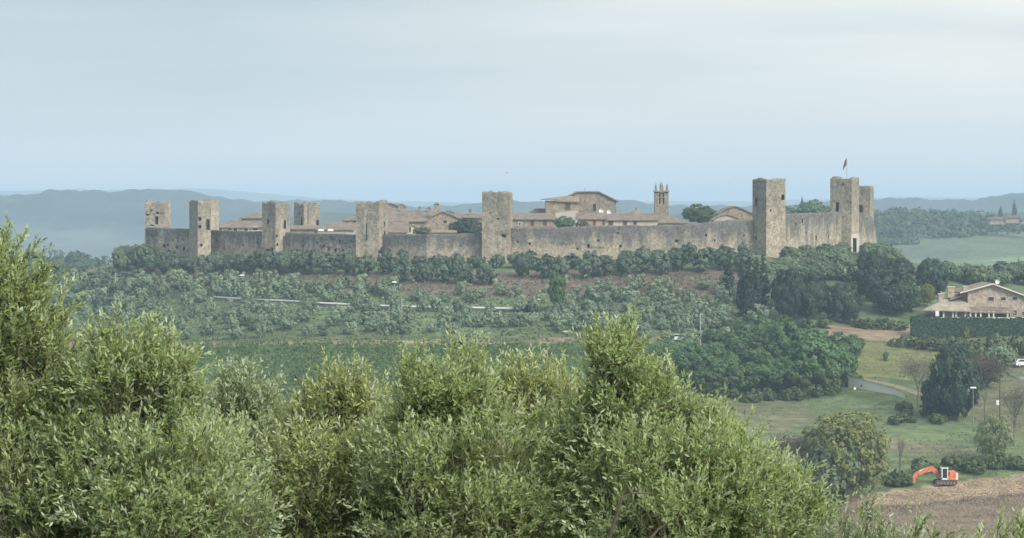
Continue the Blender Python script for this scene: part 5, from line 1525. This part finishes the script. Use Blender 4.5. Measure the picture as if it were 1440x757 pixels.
def kerb(label, pts, h, D=None):
    g = [G(a, b) for a, b in pts]
    q = []
    for a, b in zip(g[:-1], g[1:]):
        for k in range(6): q.append(a + (b - a) * k / 6)
    q.append(g[-1]); mb = MB()
    for a, b in zip(q[:-1], q[1:]):
        za, zb = float(gz(a[0], a[1])), float(gz(b[0], b[1]))
        mb.add([(a[0], a[1], za - .4), (b[0], b[1], zb - .4), (b[0], b[1], zb + h), (a[0], a[1], za + h), (a[0], a[1] + .25, za - .4), (b[0], b[1] + .25, zb - .4), (b[0], b[1] + .25, zb + h), (a[0], a[1] + .25, za + h)],
               [(0, 1, 2, 3), (7, 6, 5, 4), (3, 2, 6, 7), (1, 0, 4, 5), (0, 3, 7, 4), (2, 1, 5, 6)])
    mb.build('low_wall', M['whitepaint'], label=label, cat='low wall', group='curved white walls of the driveway')
kerb('curved low white wall of the driveway at the right below the hedge', [(1417, 524), (1420, 528), (1426, 531), (1434, 534), (1446, 535)], .5)
kerb('short white wall higher up the driveway at the right edge', [(1422, 504), (1430, 507), (1436, 508), (1450, 506)], .35)
kerb('short thin white wall just above the feathery round tree', [(1403, 586), (1409, 588), (1415, 591), (1417, 595)], .3)

def car(p, rz, paint, label, group=None):
    r = empty('parked_car', tuple(p), label, 'car', group, rz=rz)
    MB().prism([(-2.1, .3), (2.1, .3), (2.15, .75), (1.2, .92), (.55, 1.42), (-1.3, 1.45), (-2.0, .98), (-2.15, .6)], -.85, .85).build('body', M[paint], r)
    MB().prism([(1.0, .96), (.5, 1.36), (-1.22, 1.38), (-1.75, 1.0)], -.865, .865).build('side_window', M['glass'], r)
    for x in (-1.3, 1.35):
        for y in (-.8, .8):
            w_ = MB().tube([(x, y - .1, .31), (x, y + .1, .31)], [.33, .33], 14).build('wheel', M['black'], r)
            MB().tube([(x, y - .12 if y < 0 else y + .1, .31), (x, y - .1 if y < 0 else y + .12, .31)], [.19, .19], 10).build('rim', M['whitemetal'], w_)
plant_px('olive', 964, 486, 24, 17, 'silvery olive half hiding the white car above the copse')
car(G(953, 480), .1, 'carwhite', 'white car half hidden among the olives above the copse')
car(G(738, 438.5), 0, 'cardark', 'dark low car on the road left of the poplar-like tree')
car(G(1437, 516), .5, 'carwhite', 'white car on the driveway at the right edge below the hedge')

def bird(px, py, D, label, k):
    r = MB()
    r.add([(-.35, 0, .12), (-.12, -.08, .0), (0, -.2, .0), (.12, -.08, .0), (.35, 0, .12), (.1, .12, .03), (0, .28, 0), (-.1, .12, .03), (0, 0, -.07), (0, 0, .07)],
          [(0, 1, 7), (1, 8, 7), (1, 2, 8), (2, 3, 8), (3, 5, 8), (5, 6, 8), (6, 7, 8), (3, 4, 5), (1, 9, 2), (2, 9, 3), (3, 9, 5), (5, 9, 6), (6, 9, 7), (7, 9, 1), (4, 3, 5), (0, 7, 1)])
    o = r.build('bird', M['black'], label=label, cat='bird'); o.location = tuple(P(px, py, D)); o.scale = (k, k, k)
bird(713, 243, 420, 'tiny dark bird flying above the middle tower', 1.0)

# ------------------------------------------------------------------ near olive trees
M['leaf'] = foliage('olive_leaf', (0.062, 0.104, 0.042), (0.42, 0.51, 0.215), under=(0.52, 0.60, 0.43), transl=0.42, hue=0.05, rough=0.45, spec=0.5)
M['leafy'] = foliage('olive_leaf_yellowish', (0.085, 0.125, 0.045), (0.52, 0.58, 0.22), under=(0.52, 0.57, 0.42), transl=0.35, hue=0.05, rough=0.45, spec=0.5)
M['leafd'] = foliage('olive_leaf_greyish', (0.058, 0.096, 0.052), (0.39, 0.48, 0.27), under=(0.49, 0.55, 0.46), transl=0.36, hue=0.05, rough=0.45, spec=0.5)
M['twig'] = plain('olive_twig', (0.15, 0.14, 0.085), 0.9)

def shoots(P0, D0, L0, rng, vbase, leaf=(.040, .066), wid=.0135, step=.023):
    """leafy shoots: base, direction, length -> leaves (six-sided blades in opposite pairs) and stems"""
    n = len(P0); K = int(max(L0) / step)
    bend = rand_dir(n, rng) * .25
    Ls, vs_ = [], []
    for k in range(K):
        t = k * step + .03
        ok = t < L0
        if not ok.any(): break
        m_ = int(ok.sum()); f = (t / L0[ok])[:, None]
        d = unit(D0[ok] + bend[ok] * f * 2)
        p = P0[ok] + D0[ok] * t + bend[ok] * t * f
        a = unit(np.cross(d, bend[ok] + np.array([.01, .02, .03]))); b = np.cross(d, a)
        ang = (k % 2) * math.pi / 2 + rng.random(m_) * .6
        side = a * np.cos(ang)[:, None] + b * np.sin(ang)[:, None]
        for sg in (1, -1):
            keep = rng.random(m_) > .12
            sd = side[keep] * sg; dk = d[keep]; q = len(sd)
            ld = unit(dk * (.55 + .5 * f[keep]) + sd * (.75 - .25 * f[keep]) + rng.normal(size=(q, 3)) * .22)
            ln = rng.uniform(leaf[0], leaf[1], q)[:, None] * (1 - .3 * f[keep])
            wdir = unit(np.cross(ld, unit(rand_dir(q, rng) * .6 + dk))); up = np.cross(wdir, ld)
            w = wid * (.8 + .4 * rng.random((q, 1))) / 2
            base = p[keep]
            droop = -up * ln * .10
            pts = np.stack([base, base + ld * ln * .30 + wdir * w, base + ld * ln * .68 + wdir * w * .8 + droop * .5, base + ld * ln + droop, base + ld * ln * .68 - wdir * w * .8 + droop * .5, base + ld * ln * .30 - wdir * w], 1)
            Ls.append(pts.reshape(-1, 3))
            vs_.append(np.repeat(np.clip(vbase[ok][keep] + rng.normal(size=q) * .34 + .15 * f[keep][:, 0], 0, 1), 6))
    V = np.concatenate(Ls); v = np.concatenate(vs_)
    Q = np.arange(len(V)).reshape(-1, 6)
    # stems
    mid = P0 + D0 * L0[:, None] * .5 + bend * L0[:, None] * .25; end = P0 + D0 * L0[:, None] + bend * L0[:, None]
    a = unit(np.cross(D0, rand_dir(n, rng))) * .0022; b = unit(np.cross(D0, a)) * .0022
    SV = np.stack([P0 - D0 * .08 + a, P0 - D0 * .08 - a * .5 + b, P0 - D0 * .08 - a * .5 - b, mid + a * .8, mid - a * .4 + b * .8, mid - a * .4 - b * .8, end + a * .4, end - a * .2 + b * .4, end - a * .2 - b * .4], 1).reshape(-1, 3)
    base = np.arange(n)[:, None] * 9
    fq = []
    for r0 in (0, 3):
        for k in range(3):
            k2 = (k + 1) % 3; fq.append(np.concatenate([base + r0 + k, base + r0 + k2, base + r0 + 3 + k2, base + r0 + 3 + k], 1))
    return V, Q, v, SV, np.concatenate(fq)

def near_olive(label, D, trunk_px, lobes, seed, mat='leaf', dens=1.0, sprigs=(), vb=.42, bare=(), fills=()):
    """lobes: (photo x, photo y, radius x, radius y [, depth offset m]) in photograph pixels at distance D"""
    rng = np.random.default_rng(seed); rg = random.Random(seed); s = F / D
    X0 = (trunk_px - 720) / s; g0 = float(gz(X0, D)); org = np.array([X0, D, g0])
    r = empty('olive_tree', tuple(org), label, 'tree', 'olive trees close to the viewpoint')
    P0s, D0s, L0s, vbs = [], [], [], []
    tr = MB(); cents = []
    lobes = list(lobes) + [(fx, fy, fr, fq, fo) for fx, fy, fr, fq, fo in fills]
    for lb in lobes:
        fill = len(lb) > 4
        sh = 0 if fill else 40
        c = P(lb[0], lb[1] + sh, D + (lb[4] if fill else 0)); kf = 1.0 if fill else .84
        rx, rz = lb[2] * kf / s, lb[3] * kf / s; ry = min(rx, rz) * 1.0 + .12
        cents.append((c, rx, ry, rz))
        n = int((720 if fill else 880) * dens * math.pi * rx * rz + 25)
        ntuft = max(4, int(n / 20))
        td = rand_dir(ntuft, rng); tr_ = (.30 + .82 * rng.random((ntuft, 1)) ** .7)
        tc_ = c + td * np.array([rx, ry, rz]) * tr_
        pk = rng.integers(0, ntuft, n)
        d = unit(td[pk] * tr_[pk] + rand_dir(n, rng) * .4)
        p = tc_[pk] + rng.normal(size=(n, 3)) * .075
        # nothing pokes far out of its lobe
        e = (p - c) / np.array([rx, ry, rz]); q = np.linalg.norm(e, axis=1, keepdims=True); p = np.where(q > 1.25, c + (p - c) / q * 1.15, p)
        P0s.append(p); D0s.append(unit(d * .55 + np.array([0, 0, .50]) + rand_dir(n, rng) * .60)); L0s.append(rng.uniform(.10, .26, n))
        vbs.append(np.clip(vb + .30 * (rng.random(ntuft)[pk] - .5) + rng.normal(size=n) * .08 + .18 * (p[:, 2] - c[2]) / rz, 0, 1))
        if not fill and rx > .10:                  # long thin wands reaching out of the crown
            for k in range(int(3 + 5 * rx)):
                wd = unit(np.array([rng.normal() * .55, rng.normal() * .4, 1.0])); L = rng.uniform(.22, .42) * min(1, .5 + rx * 2)
                wp = c + unit(wd + rand_dir(1, rng)[0] * .6 + np.array([0, 0, .4])) * np.array([rx, ry, rz]) * .9
                P0s.append(wp[None]); D0s.append(wd[None]); L0s.append(np.array([L])); vbs.append(np.array([min(1, vb + .15)]))
        # leading shoots on top
        m_ = int(8 + 40 * rx)
        dd = unit(rand_dir(m_, rng) * .75 + np.array([0, 0, 1.0])); pp = c + dd * np.array([rx, ry, rz]) * .93
        P0s.append(pp); D0s.append(unit(dd * .5 + np.array([0, 0, 1.0]) + rand_dir(m_, rng) * .22)); L0s.append(rng.uniform(.12, .27, m_)); vbs.append(np.full(m_, min(1, vb + .18)))
    for (x0, y0, x1, y1) in sprigs:
        a, b = P(x0, y0 + 14, D), P(x1, y1 + 14, D); b = b + np.array([0, rng.uniform(-.1, .1), 0]); L = np.linalg.norm(b - a)
        k = 1 + int(L / .3)
        for j in range(k):
            P0s.append((a + (b - a) * j / k)[None]); D0s.append(unit(b - a)[None]); L0s.append(np.array([L / k + .02])); vbs.append(np.array([vb + .1]))
            for w_ in range(4):
                P0s.append((a + (b - a) * (j + rng.random() * .7) / k)[None]); D0s.append(unit(unit(b - a) + rand_dir(1, rng)[0] * .7)[None]); L0s.append(np.array([rng.uniform(.08, .2)])); vbs.append(np.array([vb + .1]))
    P0 = np.concatenate(P0s); D0 = np.concatenate(D0s); L0 = np.concatenate(L0s); vbb = np.concatenate(vbs)
    V, Q, v, SV, SQ = shoots(P0 - org, D0, L0, rng, vbb)
    link('foliage', np_mesh('foliage', V, Q, M[mat], attrs={'v': v}), r)
    link('twigs', np_mesh('twigs', SV, SQ, M['twig']), r)
    # trunk and limbs
    low = min(c[2] for c, *_ in cents) - org[2]
    fork = np.array([0, 0, max(.8, low * .45)])
    tr.tube([(0, 0, -.4), (.03, .02, .2), tuple(fork * .6 + np.array([.05, 0, 0])), tuple(fork)], [.22, .17, .13, .11], 10)
    for c, rx, ry, rz in cents:
        e = c - org; m_ = fork + (e - fork) * .5 + np.array([rg.uniform(-.12, .12), rg.uniform(-.12, .12), .1])
        tr.tube([fork, m_, e - np.array([0, 0, rz * .3]), e + np.array([0, 0, rz * .35])], [.045, .024, .012, .004], 6)
        for k in range(4):
            d = unit(np.array([rg.uniform(-1, 1), rg.uniform(-1, 1), rg.uniform(.1, 1)])); st = e - np.array([0, 0, rz * .4])
            tr.tube([st, st + d * np.array([rx, ry, rz]) * .45 + np.array([0, 0, .03]), st + d * np.array([rx, ry, rz]) * .85], [.014, .009, .004], 5)
    for path in bare:
        pts = [P(x, y, D - 1.15) - org for x, y in path]
        tr.tube(pts, list(np.linspace(.013, .004, len(pts))), 6)
    tr.build('trunk', M['bark'], r)
    return r

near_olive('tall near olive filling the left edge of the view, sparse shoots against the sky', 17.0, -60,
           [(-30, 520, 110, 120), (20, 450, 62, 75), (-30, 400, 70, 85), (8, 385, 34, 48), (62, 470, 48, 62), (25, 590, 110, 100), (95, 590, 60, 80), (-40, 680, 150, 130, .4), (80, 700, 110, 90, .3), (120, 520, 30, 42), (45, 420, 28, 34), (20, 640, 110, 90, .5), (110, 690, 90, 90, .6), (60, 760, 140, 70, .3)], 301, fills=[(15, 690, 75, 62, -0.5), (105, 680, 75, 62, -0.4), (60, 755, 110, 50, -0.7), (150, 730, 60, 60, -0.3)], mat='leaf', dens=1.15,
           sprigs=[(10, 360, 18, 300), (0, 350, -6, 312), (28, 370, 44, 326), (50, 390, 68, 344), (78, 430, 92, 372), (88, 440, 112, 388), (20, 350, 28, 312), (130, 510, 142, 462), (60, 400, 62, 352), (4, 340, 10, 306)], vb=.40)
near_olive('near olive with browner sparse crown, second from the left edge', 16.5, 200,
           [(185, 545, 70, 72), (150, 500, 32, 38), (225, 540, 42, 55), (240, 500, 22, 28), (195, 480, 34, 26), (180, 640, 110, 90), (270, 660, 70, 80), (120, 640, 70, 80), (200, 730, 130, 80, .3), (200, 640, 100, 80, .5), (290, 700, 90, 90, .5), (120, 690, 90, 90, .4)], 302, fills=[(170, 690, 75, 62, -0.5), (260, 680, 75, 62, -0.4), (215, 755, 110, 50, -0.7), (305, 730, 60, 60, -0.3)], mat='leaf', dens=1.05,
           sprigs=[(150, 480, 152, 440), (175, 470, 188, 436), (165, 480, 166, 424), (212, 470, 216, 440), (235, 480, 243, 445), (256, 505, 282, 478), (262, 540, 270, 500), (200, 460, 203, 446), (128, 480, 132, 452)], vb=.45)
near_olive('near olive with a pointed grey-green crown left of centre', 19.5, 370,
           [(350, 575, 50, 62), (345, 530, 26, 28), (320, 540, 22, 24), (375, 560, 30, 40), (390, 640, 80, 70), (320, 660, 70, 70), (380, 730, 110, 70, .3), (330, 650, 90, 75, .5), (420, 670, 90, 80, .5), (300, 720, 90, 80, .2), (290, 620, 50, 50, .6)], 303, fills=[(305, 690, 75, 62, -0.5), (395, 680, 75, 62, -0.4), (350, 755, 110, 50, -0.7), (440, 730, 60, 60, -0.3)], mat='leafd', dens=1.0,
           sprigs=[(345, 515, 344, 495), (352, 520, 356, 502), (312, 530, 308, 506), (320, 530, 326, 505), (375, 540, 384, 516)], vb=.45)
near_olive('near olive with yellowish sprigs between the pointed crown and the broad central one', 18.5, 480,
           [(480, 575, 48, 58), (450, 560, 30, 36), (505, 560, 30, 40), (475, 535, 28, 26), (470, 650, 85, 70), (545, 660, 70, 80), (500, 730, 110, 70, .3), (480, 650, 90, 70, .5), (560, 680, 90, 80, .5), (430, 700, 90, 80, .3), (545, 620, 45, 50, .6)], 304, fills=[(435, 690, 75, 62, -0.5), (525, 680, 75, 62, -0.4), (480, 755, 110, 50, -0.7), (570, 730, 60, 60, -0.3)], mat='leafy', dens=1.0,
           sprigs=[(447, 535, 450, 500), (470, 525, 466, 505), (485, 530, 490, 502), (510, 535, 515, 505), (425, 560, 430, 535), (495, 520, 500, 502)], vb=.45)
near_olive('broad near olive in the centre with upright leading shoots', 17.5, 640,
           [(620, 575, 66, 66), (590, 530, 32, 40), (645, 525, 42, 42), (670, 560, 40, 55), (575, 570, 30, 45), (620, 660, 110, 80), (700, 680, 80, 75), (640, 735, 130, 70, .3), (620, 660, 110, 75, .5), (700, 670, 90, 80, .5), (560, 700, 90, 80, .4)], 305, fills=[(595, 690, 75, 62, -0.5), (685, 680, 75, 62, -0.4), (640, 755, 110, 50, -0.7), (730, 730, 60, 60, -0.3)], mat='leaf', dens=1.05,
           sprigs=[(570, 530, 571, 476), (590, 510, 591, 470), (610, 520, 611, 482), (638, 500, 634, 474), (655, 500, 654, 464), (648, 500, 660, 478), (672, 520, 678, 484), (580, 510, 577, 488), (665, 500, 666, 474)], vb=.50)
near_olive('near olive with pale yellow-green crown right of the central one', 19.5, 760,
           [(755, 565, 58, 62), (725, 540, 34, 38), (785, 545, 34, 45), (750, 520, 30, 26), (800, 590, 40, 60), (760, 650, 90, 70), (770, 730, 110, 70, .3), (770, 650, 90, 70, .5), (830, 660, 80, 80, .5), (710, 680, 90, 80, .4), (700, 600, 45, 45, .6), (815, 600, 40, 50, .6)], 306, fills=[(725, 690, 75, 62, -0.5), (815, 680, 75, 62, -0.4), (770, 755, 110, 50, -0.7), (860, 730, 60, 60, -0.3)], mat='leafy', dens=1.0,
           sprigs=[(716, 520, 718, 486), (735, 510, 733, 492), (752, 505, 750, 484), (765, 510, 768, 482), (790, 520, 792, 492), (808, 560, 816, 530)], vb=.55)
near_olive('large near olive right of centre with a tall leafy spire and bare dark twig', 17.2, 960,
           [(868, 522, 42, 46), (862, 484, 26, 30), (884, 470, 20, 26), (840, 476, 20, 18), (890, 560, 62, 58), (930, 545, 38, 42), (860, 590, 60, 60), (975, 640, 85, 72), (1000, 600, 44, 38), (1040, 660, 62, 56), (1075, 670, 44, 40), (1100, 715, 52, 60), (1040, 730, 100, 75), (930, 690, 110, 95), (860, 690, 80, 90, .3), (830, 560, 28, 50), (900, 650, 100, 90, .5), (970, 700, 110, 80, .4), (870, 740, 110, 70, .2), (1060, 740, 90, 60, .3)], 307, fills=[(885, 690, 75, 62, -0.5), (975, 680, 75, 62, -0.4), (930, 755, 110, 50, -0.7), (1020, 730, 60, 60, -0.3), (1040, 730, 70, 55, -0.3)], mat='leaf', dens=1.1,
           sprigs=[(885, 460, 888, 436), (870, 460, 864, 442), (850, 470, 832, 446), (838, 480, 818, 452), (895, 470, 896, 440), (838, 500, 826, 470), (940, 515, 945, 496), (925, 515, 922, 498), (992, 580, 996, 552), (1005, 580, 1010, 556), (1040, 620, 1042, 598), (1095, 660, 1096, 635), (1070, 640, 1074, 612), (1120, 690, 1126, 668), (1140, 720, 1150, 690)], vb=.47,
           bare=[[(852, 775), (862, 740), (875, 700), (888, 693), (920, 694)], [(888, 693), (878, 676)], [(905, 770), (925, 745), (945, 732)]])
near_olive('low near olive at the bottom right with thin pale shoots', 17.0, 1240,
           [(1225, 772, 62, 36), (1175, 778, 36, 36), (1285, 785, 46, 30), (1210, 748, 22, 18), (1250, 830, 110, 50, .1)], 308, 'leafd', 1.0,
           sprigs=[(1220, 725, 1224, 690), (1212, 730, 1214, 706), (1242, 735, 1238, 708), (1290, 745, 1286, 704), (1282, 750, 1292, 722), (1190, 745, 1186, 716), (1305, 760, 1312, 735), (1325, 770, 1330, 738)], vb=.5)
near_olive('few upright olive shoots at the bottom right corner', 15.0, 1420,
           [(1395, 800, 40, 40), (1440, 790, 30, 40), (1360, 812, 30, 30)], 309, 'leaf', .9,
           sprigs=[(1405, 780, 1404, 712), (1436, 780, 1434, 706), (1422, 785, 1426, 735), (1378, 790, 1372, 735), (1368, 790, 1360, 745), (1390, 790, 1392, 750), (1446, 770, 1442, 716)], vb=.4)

# ------------------------------------------------------------------ labels that tell the repeats apart
ORD = ['first', 'second', 'third', 'fourth', 'fifth', 'sixth', 'seventh', 'eighth', 'ninth', 'tenth', 'eleventh', 'twelfth', 'thirteenth', 'fourteenth', 'fifteenth', 'sixteenth', 'seventeenth', 'eighteenth', 'nineteenth', 'twentieth',
       'twenty-first', 'twenty-second', 'twenty-third', 'twenty-fourth', 'twenty-fifth', 'twenty-sixth', 'twenty-seventh', 'twenty-eighth', 'twenty-ninth', 'thirtieth']
ORD += [('fortieth' if i == 40 else 'fiftieth' if i == 50 else ['thirty', 'forty', 'fifty'][i // 10 - 3] + '-' + ORD[i % 10 - 1]) for i in range(31, 60)]
MARKS = [(0, 200, 'left of all towers'), (200, 250, 'under the westernmost tower'), (250, 338, 'under the notched second tower'), (338, 430, 'under the third tower'), (430, 490, 'under the white skylights'), (490, 560, 'under the cracked tower'),
         (560, 640, 'under the brown gable house'), (640, 700, 'under the middle tower'), (700, 760, 'past the middle tower'), (760, 830, 'under the church'), (830, 900, 'under the round chapel'), (900, 960, 'under the bell tower'), (960, 1045, 'left of the square tower'), (1045, 1110, 'under the big square tower'), (1110, 1500, 'under the flagpole tower')]
def relabel(group, fmt, by_mark=True, key=0):
    L = REG.get(group, [])
    if by_mark:
        for a, b, m in MARKS:
            sub = sorted([t for t in L if a <= t[0] < b], key=lambda t: t[0])
            for i, t in enumerate(sub): t[2]['label'] = fmt.format(o=ORD[i], m=m)
    else:
        for i, t in enumerate(sorted(L, key=lambda t: t[key])): t[2]['label'] = fmt.format(o=ORD[i])
relabel('olives in the lower row below the town wall', 'dark olive in the lower wall row {m}, {o} from the left')
relabel('olives against the foot of the town wall', 'dark olive touching the wall foot {m}, {o} from the left')
relabel('silvery olives below the white rail', 'silvery olive below the rail {m}, {o} from the left')
relabel('silvery olives above the white rail', 'silvery olive above the rail {m}, {o} from the left')
relabel('trees on the shoulder under the right-hand towers', 'dark leafy shoulder tree {m}, {o} from the left')
relabel('vineyard rows', '{o} vine row downhill from the pale path under the grove', False, 1)
for gname, txt in (('bushes along the lower edge of the copse', 'low green bush along the lower edge of the copse, {o} from the left'), ('trees on the knoll beyond the wall', 'green tree on the knoll beyond the wall, {o} from the left'), ('leafy trees of the dense copse', 'bright leafy tree of the dense copse, {o} from its left end'), ('small trees along the upper edge of the copse', 'small tree on the upper edge of the copse, {o} from the left'),
                   ('silvery olives left of the cypresses', 'silvery olive between the poplar-like tree and the cypresses, {o} from the left'), ('silvery olives above the leafy copse', 'silvery olive just above the leafy copse, {o} from the left'),
                   ('olives on the western flank', 'dark olive on the western flank beside the utility pole, {o} from the left'), ('trees at the western end of the hill', 'dark tree at the hill end under the westernmost tower, {o} from the left'),
                   ('trees at the foot of the wall near the flagpole tower', 'leafy tree touching the wall foot near the flagpole tower, {o} from the left'), ('shrubs under the dark oaks', 'low green shrub under the dark oaks, {o} from the left'),
                   ('tree belt behind the farmhouse', 'green tree in the belt behind the farmhouse, {o} from the left'), ('shrubs on the bank below the hedge', 'pale green shrub on the bank below the hedge, {o} from the left'),
                   ('brush along the ploughed field', 'low brush along the ploughed field edge, {o} from the left'), ('scrub at the foot of the dark evergreens', 'low scrub at the foot of the dark evergreens, {o} from the left'),
                   ('shrubs below the dry bank', 'rounded shrub just below the dry bank, {o} from the left')):
    relabel(gname, txt, False)
